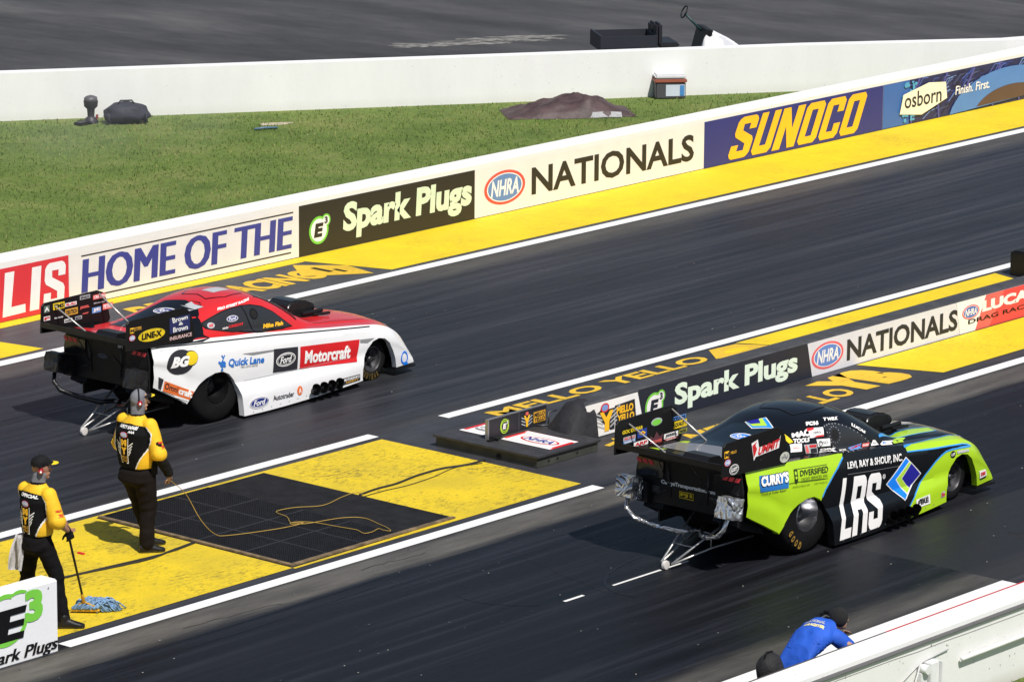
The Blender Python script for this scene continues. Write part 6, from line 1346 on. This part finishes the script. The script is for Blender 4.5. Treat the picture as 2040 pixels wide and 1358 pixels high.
# photographer crouching behind the near wall
Jp = dict(head=(.40, -.02, .99))
pr = Vector((-5.56, -7.40, .05)); bm = bmesh.new(); ph = Vector((.50, -.14, .98)); fp = Vector((.8, -.35, -.35)).normalized()
head_prims(bm, ph, (.9, -.4, 0)); p_chain(bm, [ph - Vector((.05, -.02, .05)), (.30, -.06, .90)], [.06, .065])
p_loft(bm, [((.32, -.06, .86), (.03, 0, .10), (.04, .17, 0)), ((.12, -.0, .82), (.03, 0, .12), (.02, .17, 0)), ((-.15, .0, .62), (.06, 0, .11), (.0, .15, 0)), ((-.33, .0, .42), (.11, 0, .06), (.0, .16, 0))])
p_chain(bm, [(.30, -.22, .86), (.42, -.42, .70), (.52, -.30, .62)], [.052, .043, .032]); p_hand(bm, (.52, -.30, .62), (.6, .5, .3), (.2, .9, 0), .7, -1)
p_chain(bm, [(.28, .14, .84), (.48, .18, .62), (.62, -.05, .72)], [.052, .043, .032]); p_hand(bm, (.62, -.05, .72), (.6, -.3, .6), (0, -1, 0), .7, 1)
p_chain(bm, [(-.33, -.10, .38), (.08, -.16, .36), (-.12, -.16, .07)], [.09, .06, .045]); p_chain(bm, [(-.33, .12, .38), (-.02, .2, .10), (-.36, .22, .08)], [.09, .06, .045])
pb = p_skin('person', bm, SK, None, .009, 1); pb.location = pr; pb.scale = (.86, .86, .90); tag(pb, 'crouching photographer in a bright blue t-shirt and black knit hat behind the near wall', 'person')
bm = bmesh.new()
p_loft(bm, [((.37, -.085, .90), (.03, 0, .075), (.02, .08, 0)), ((.33, -.07, .87), (.05, 0, .13), (.04, .19, 0)), ((.20, -.04, .86), (.05, 0, .16), (.02, .21, 0)), ((.0, .0, .76), (.07, 0, .17), (.02, .21, 0)), ((-.18, .0, .62), (.09, 0, .17), (.0, .20, 0)), ((-.32, .0, .48), (.12, 0, .12), (.0, .19, 0)), ((-.37, .0, .40), (.13, 0, .08), (.0, .185, 0))])
p_chain(bm, [(.26, -.16, .86), (.31, -.22, .84), (.42, -.34, .70)], [.09, .092, .090]); p_chain(bm, [(.26, .10, .86), (.30, .16, .84), (.43, .18, .69)], [.09, .09, .088])
M_blue = mat('tshirt_blue', (.010, .085, .50), .75, .12, 6, bump=.3, bscale=110); ts = p_skin('t_shirt', bm, M_blue, pb, .009, 2, .015, 6, seed=5, wvec=(1, 1.4, 1))
T3 = BVHTree.FromPolygons([v.co.copy() for v in ts.data.vertices], [tuple(p.vertices) for p in ts.data.polygons])
def f3(u, v, d):
    h = T3.ray_cast(Vector((u, v, 2)), Vector((0, 0, -1))); return None if h[0] is None else h[0] + Vector((0, 0, d + .003))
A = Art(); A.text('NATIONAL', 0, 0, 0, 0, K_silver, 1, .05, 0, corners=[(.17, .12), (.20, -.14), (.235, -.14), (.205, .12)]); A.text('DRAGSTER', 0, 0, 0, 0, C('pale_yel', 226, 214, 150), 1, .06, 0, corners=[(.115, .10), (.145, -.17), (.185, -.17), (.155, .10)])
A.build('lettering', f3, ts, .03, .0012)
bm = bmesh.new(); p_ell(bm, ph + Vector((-.015, .0, .030)), (.120, .104, .115)); p_skin('knit_hat', bm, mat('knit_black', (.010, .010, .011), .95, .2, 40, bump=.8, bscale=160), pb, .008, 2)
bm = bmesh.new(); p_loft(bm, [((-.30, .0, .47), (.12, 0, .09), (.0, .18, 0)), ((-.38, .0, .36), (.14, 0, .08), (.0, .18, 0)), ((-.34, .0, .28), (.10, 0, .04), (.0, .16, 0))]); p_chain(bm, [(-.33, -.10, .36), (.08, -.16, .36), (-.10, -.16, .12)], [.11, .08, .065]); p_chain(bm, [(-.33, .12, .36), (-.02, .2, .11), (-.34, .22, .09)], [.11, .08, .06]); p_skin('trousers', bm, M_tr, pb, .012, 2, .008, 9)
shoe(pb, (-.16, -.16, 0), -10, None); shoe(pb, (-.42, .22, 0), 10, None)
cmr = tag(empty('camera_gear', tuple(pr + Vector((.50, .10, .84)))), 'black camera with a long strap held by the crouching photographer', 'camera'); cmr.name = 'photo_camera'
bm = bmesh.new(); bx(bm, -.03, .05, -.07, .07, -.05, .05, bev=.012); bx(bm, -.02, .04, -.03, .03, .05, .08, bev=.01); obj('camera_body', bm, M_black, cmr, 40); bm = bmesh.new(); lathe(bm, [(0, .05), (.036, .05), (.04, .14), (.046, .15), (.046, .20), (0, .20)], 'X', seg=20); obj('lens', bm, M_black, cmr, 40)
bm = bmesh.new(); S3 = [Vector(p) for p in ((-.02, -.06, .02), (-.08, -.05, .05), (-.16, -.06, .045), (-.22, -.12, .03), (-.24, -.18, .0))]; tube(bm, S3, .012, 7); obj('strap', bm, mat('strap_grey', (.06, .06, .06), .8), cmr, 180)
bm = bmesh.new(); p_ell(bm, (0, 0, .0), (.15, .13, .17)); bg_ = p_skin('camera_bag', bm, mat('bag_black', (.014, .014, .015), .8, .3, 8, bump=.5, bscale=40), None, .012, 2, .010, 9); bg_.location = pr + Vector((-.40, .12, .50)); tag(bg_, 'black camera bag hanging behind the crouching photographer', 'bag')
bm = bmesh.new(); tube(bm, [(-.10, .0, .12), (-.06, .0, .19), (.03, .0, .18), (.08, 0, .10)], .010, 7); tube(bm, [(-.14, .0, .08), (-.19, .0, .02), (-.19, .01, -.06)], .006, 6); obj('strap', bm, M_capK, bg_, 180)

# thin tyre smoke drifting over the grass behind the red car
bm = bmesh.new(); p_ell(bm, (0, 0, 0), (3.2, 2.0, 1.0)); sk = obj('smoke', bm, [], None, 180, loc=(8.6, 17.6, 1.35), rz=R_(-30)); sm_ = bpy.data.materials.new('smoke'); sm_.use_nodes = True; t_ = sm_.node_tree
t_.nodes.remove(t_.nodes['Principled BSDF']); v_ = t_.nodes.new('ShaderNodeVolumePrincipled'); v_.inputs['Color'].default_value = (.8, .82, .86, 1)
tc_ = t_.nodes.new('ShaderNodeTexCoord'); nn_ = t_.nodes.new('ShaderNodeTexNoise'); nn_.inputs['Scale'].default_value = .7; nn_.inputs['Detail'].default_value = 3; t_.links.new(tc_.outputs['Object'], nn_.inputs[0])
ln_ = t_.nodes.new('ShaderNodeVectorMath'); ln_.operation = 'MULTIPLY'; ln_.inputs[1].default_value = (1 / 3.2, 1 / 2.0, 1.0); t_.links.new(tc_.outputs['Object'], ln_.inputs[0]); l2_ = t_.nodes.new('ShaderNodeVectorMath'); l2_.operation = 'LENGTH'; t_.links.new(ln_.outputs[0], l2_.inputs[0])
mr_ = t_.nodes.new('ShaderNodeMapRange'); mr_.inputs['From Min'].default_value = .1; mr_.inputs['From Max'].default_value = 1.0; mr_.inputs['To Min'].default_value = 1; mr_.inputs['To Max'].default_value = 0; t_.links.new(l2_.outputs['Value'], mr_.inputs[0])
r1_ = t_.nodes.new('ShaderNodeMapRange'); r1_.inputs['From Min'].default_value = .40; r1_.inputs['From Max'].default_value = .68; r1_.inputs['To Max'].default_value = .13; t_.links.new(nn_.outputs[0], r1_.inputs[0])
mu_ = t_.nodes.new('ShaderNodeMath'); mu_.operation = 'MULTIPLY'; t_.links.new(mr_.outputs[0], mu_.inputs[0]); t_.links.new(r1_.outputs[0], mu_.inputs[1]); t_.links.new(mu_.outputs[0], v_.inputs['Density'])
t_.links.new(v_.outputs[0], t_.nodes['Material Output'].inputs['Volume']); sk.data.materials.append(sm_); tag(sk, kind='stuff')
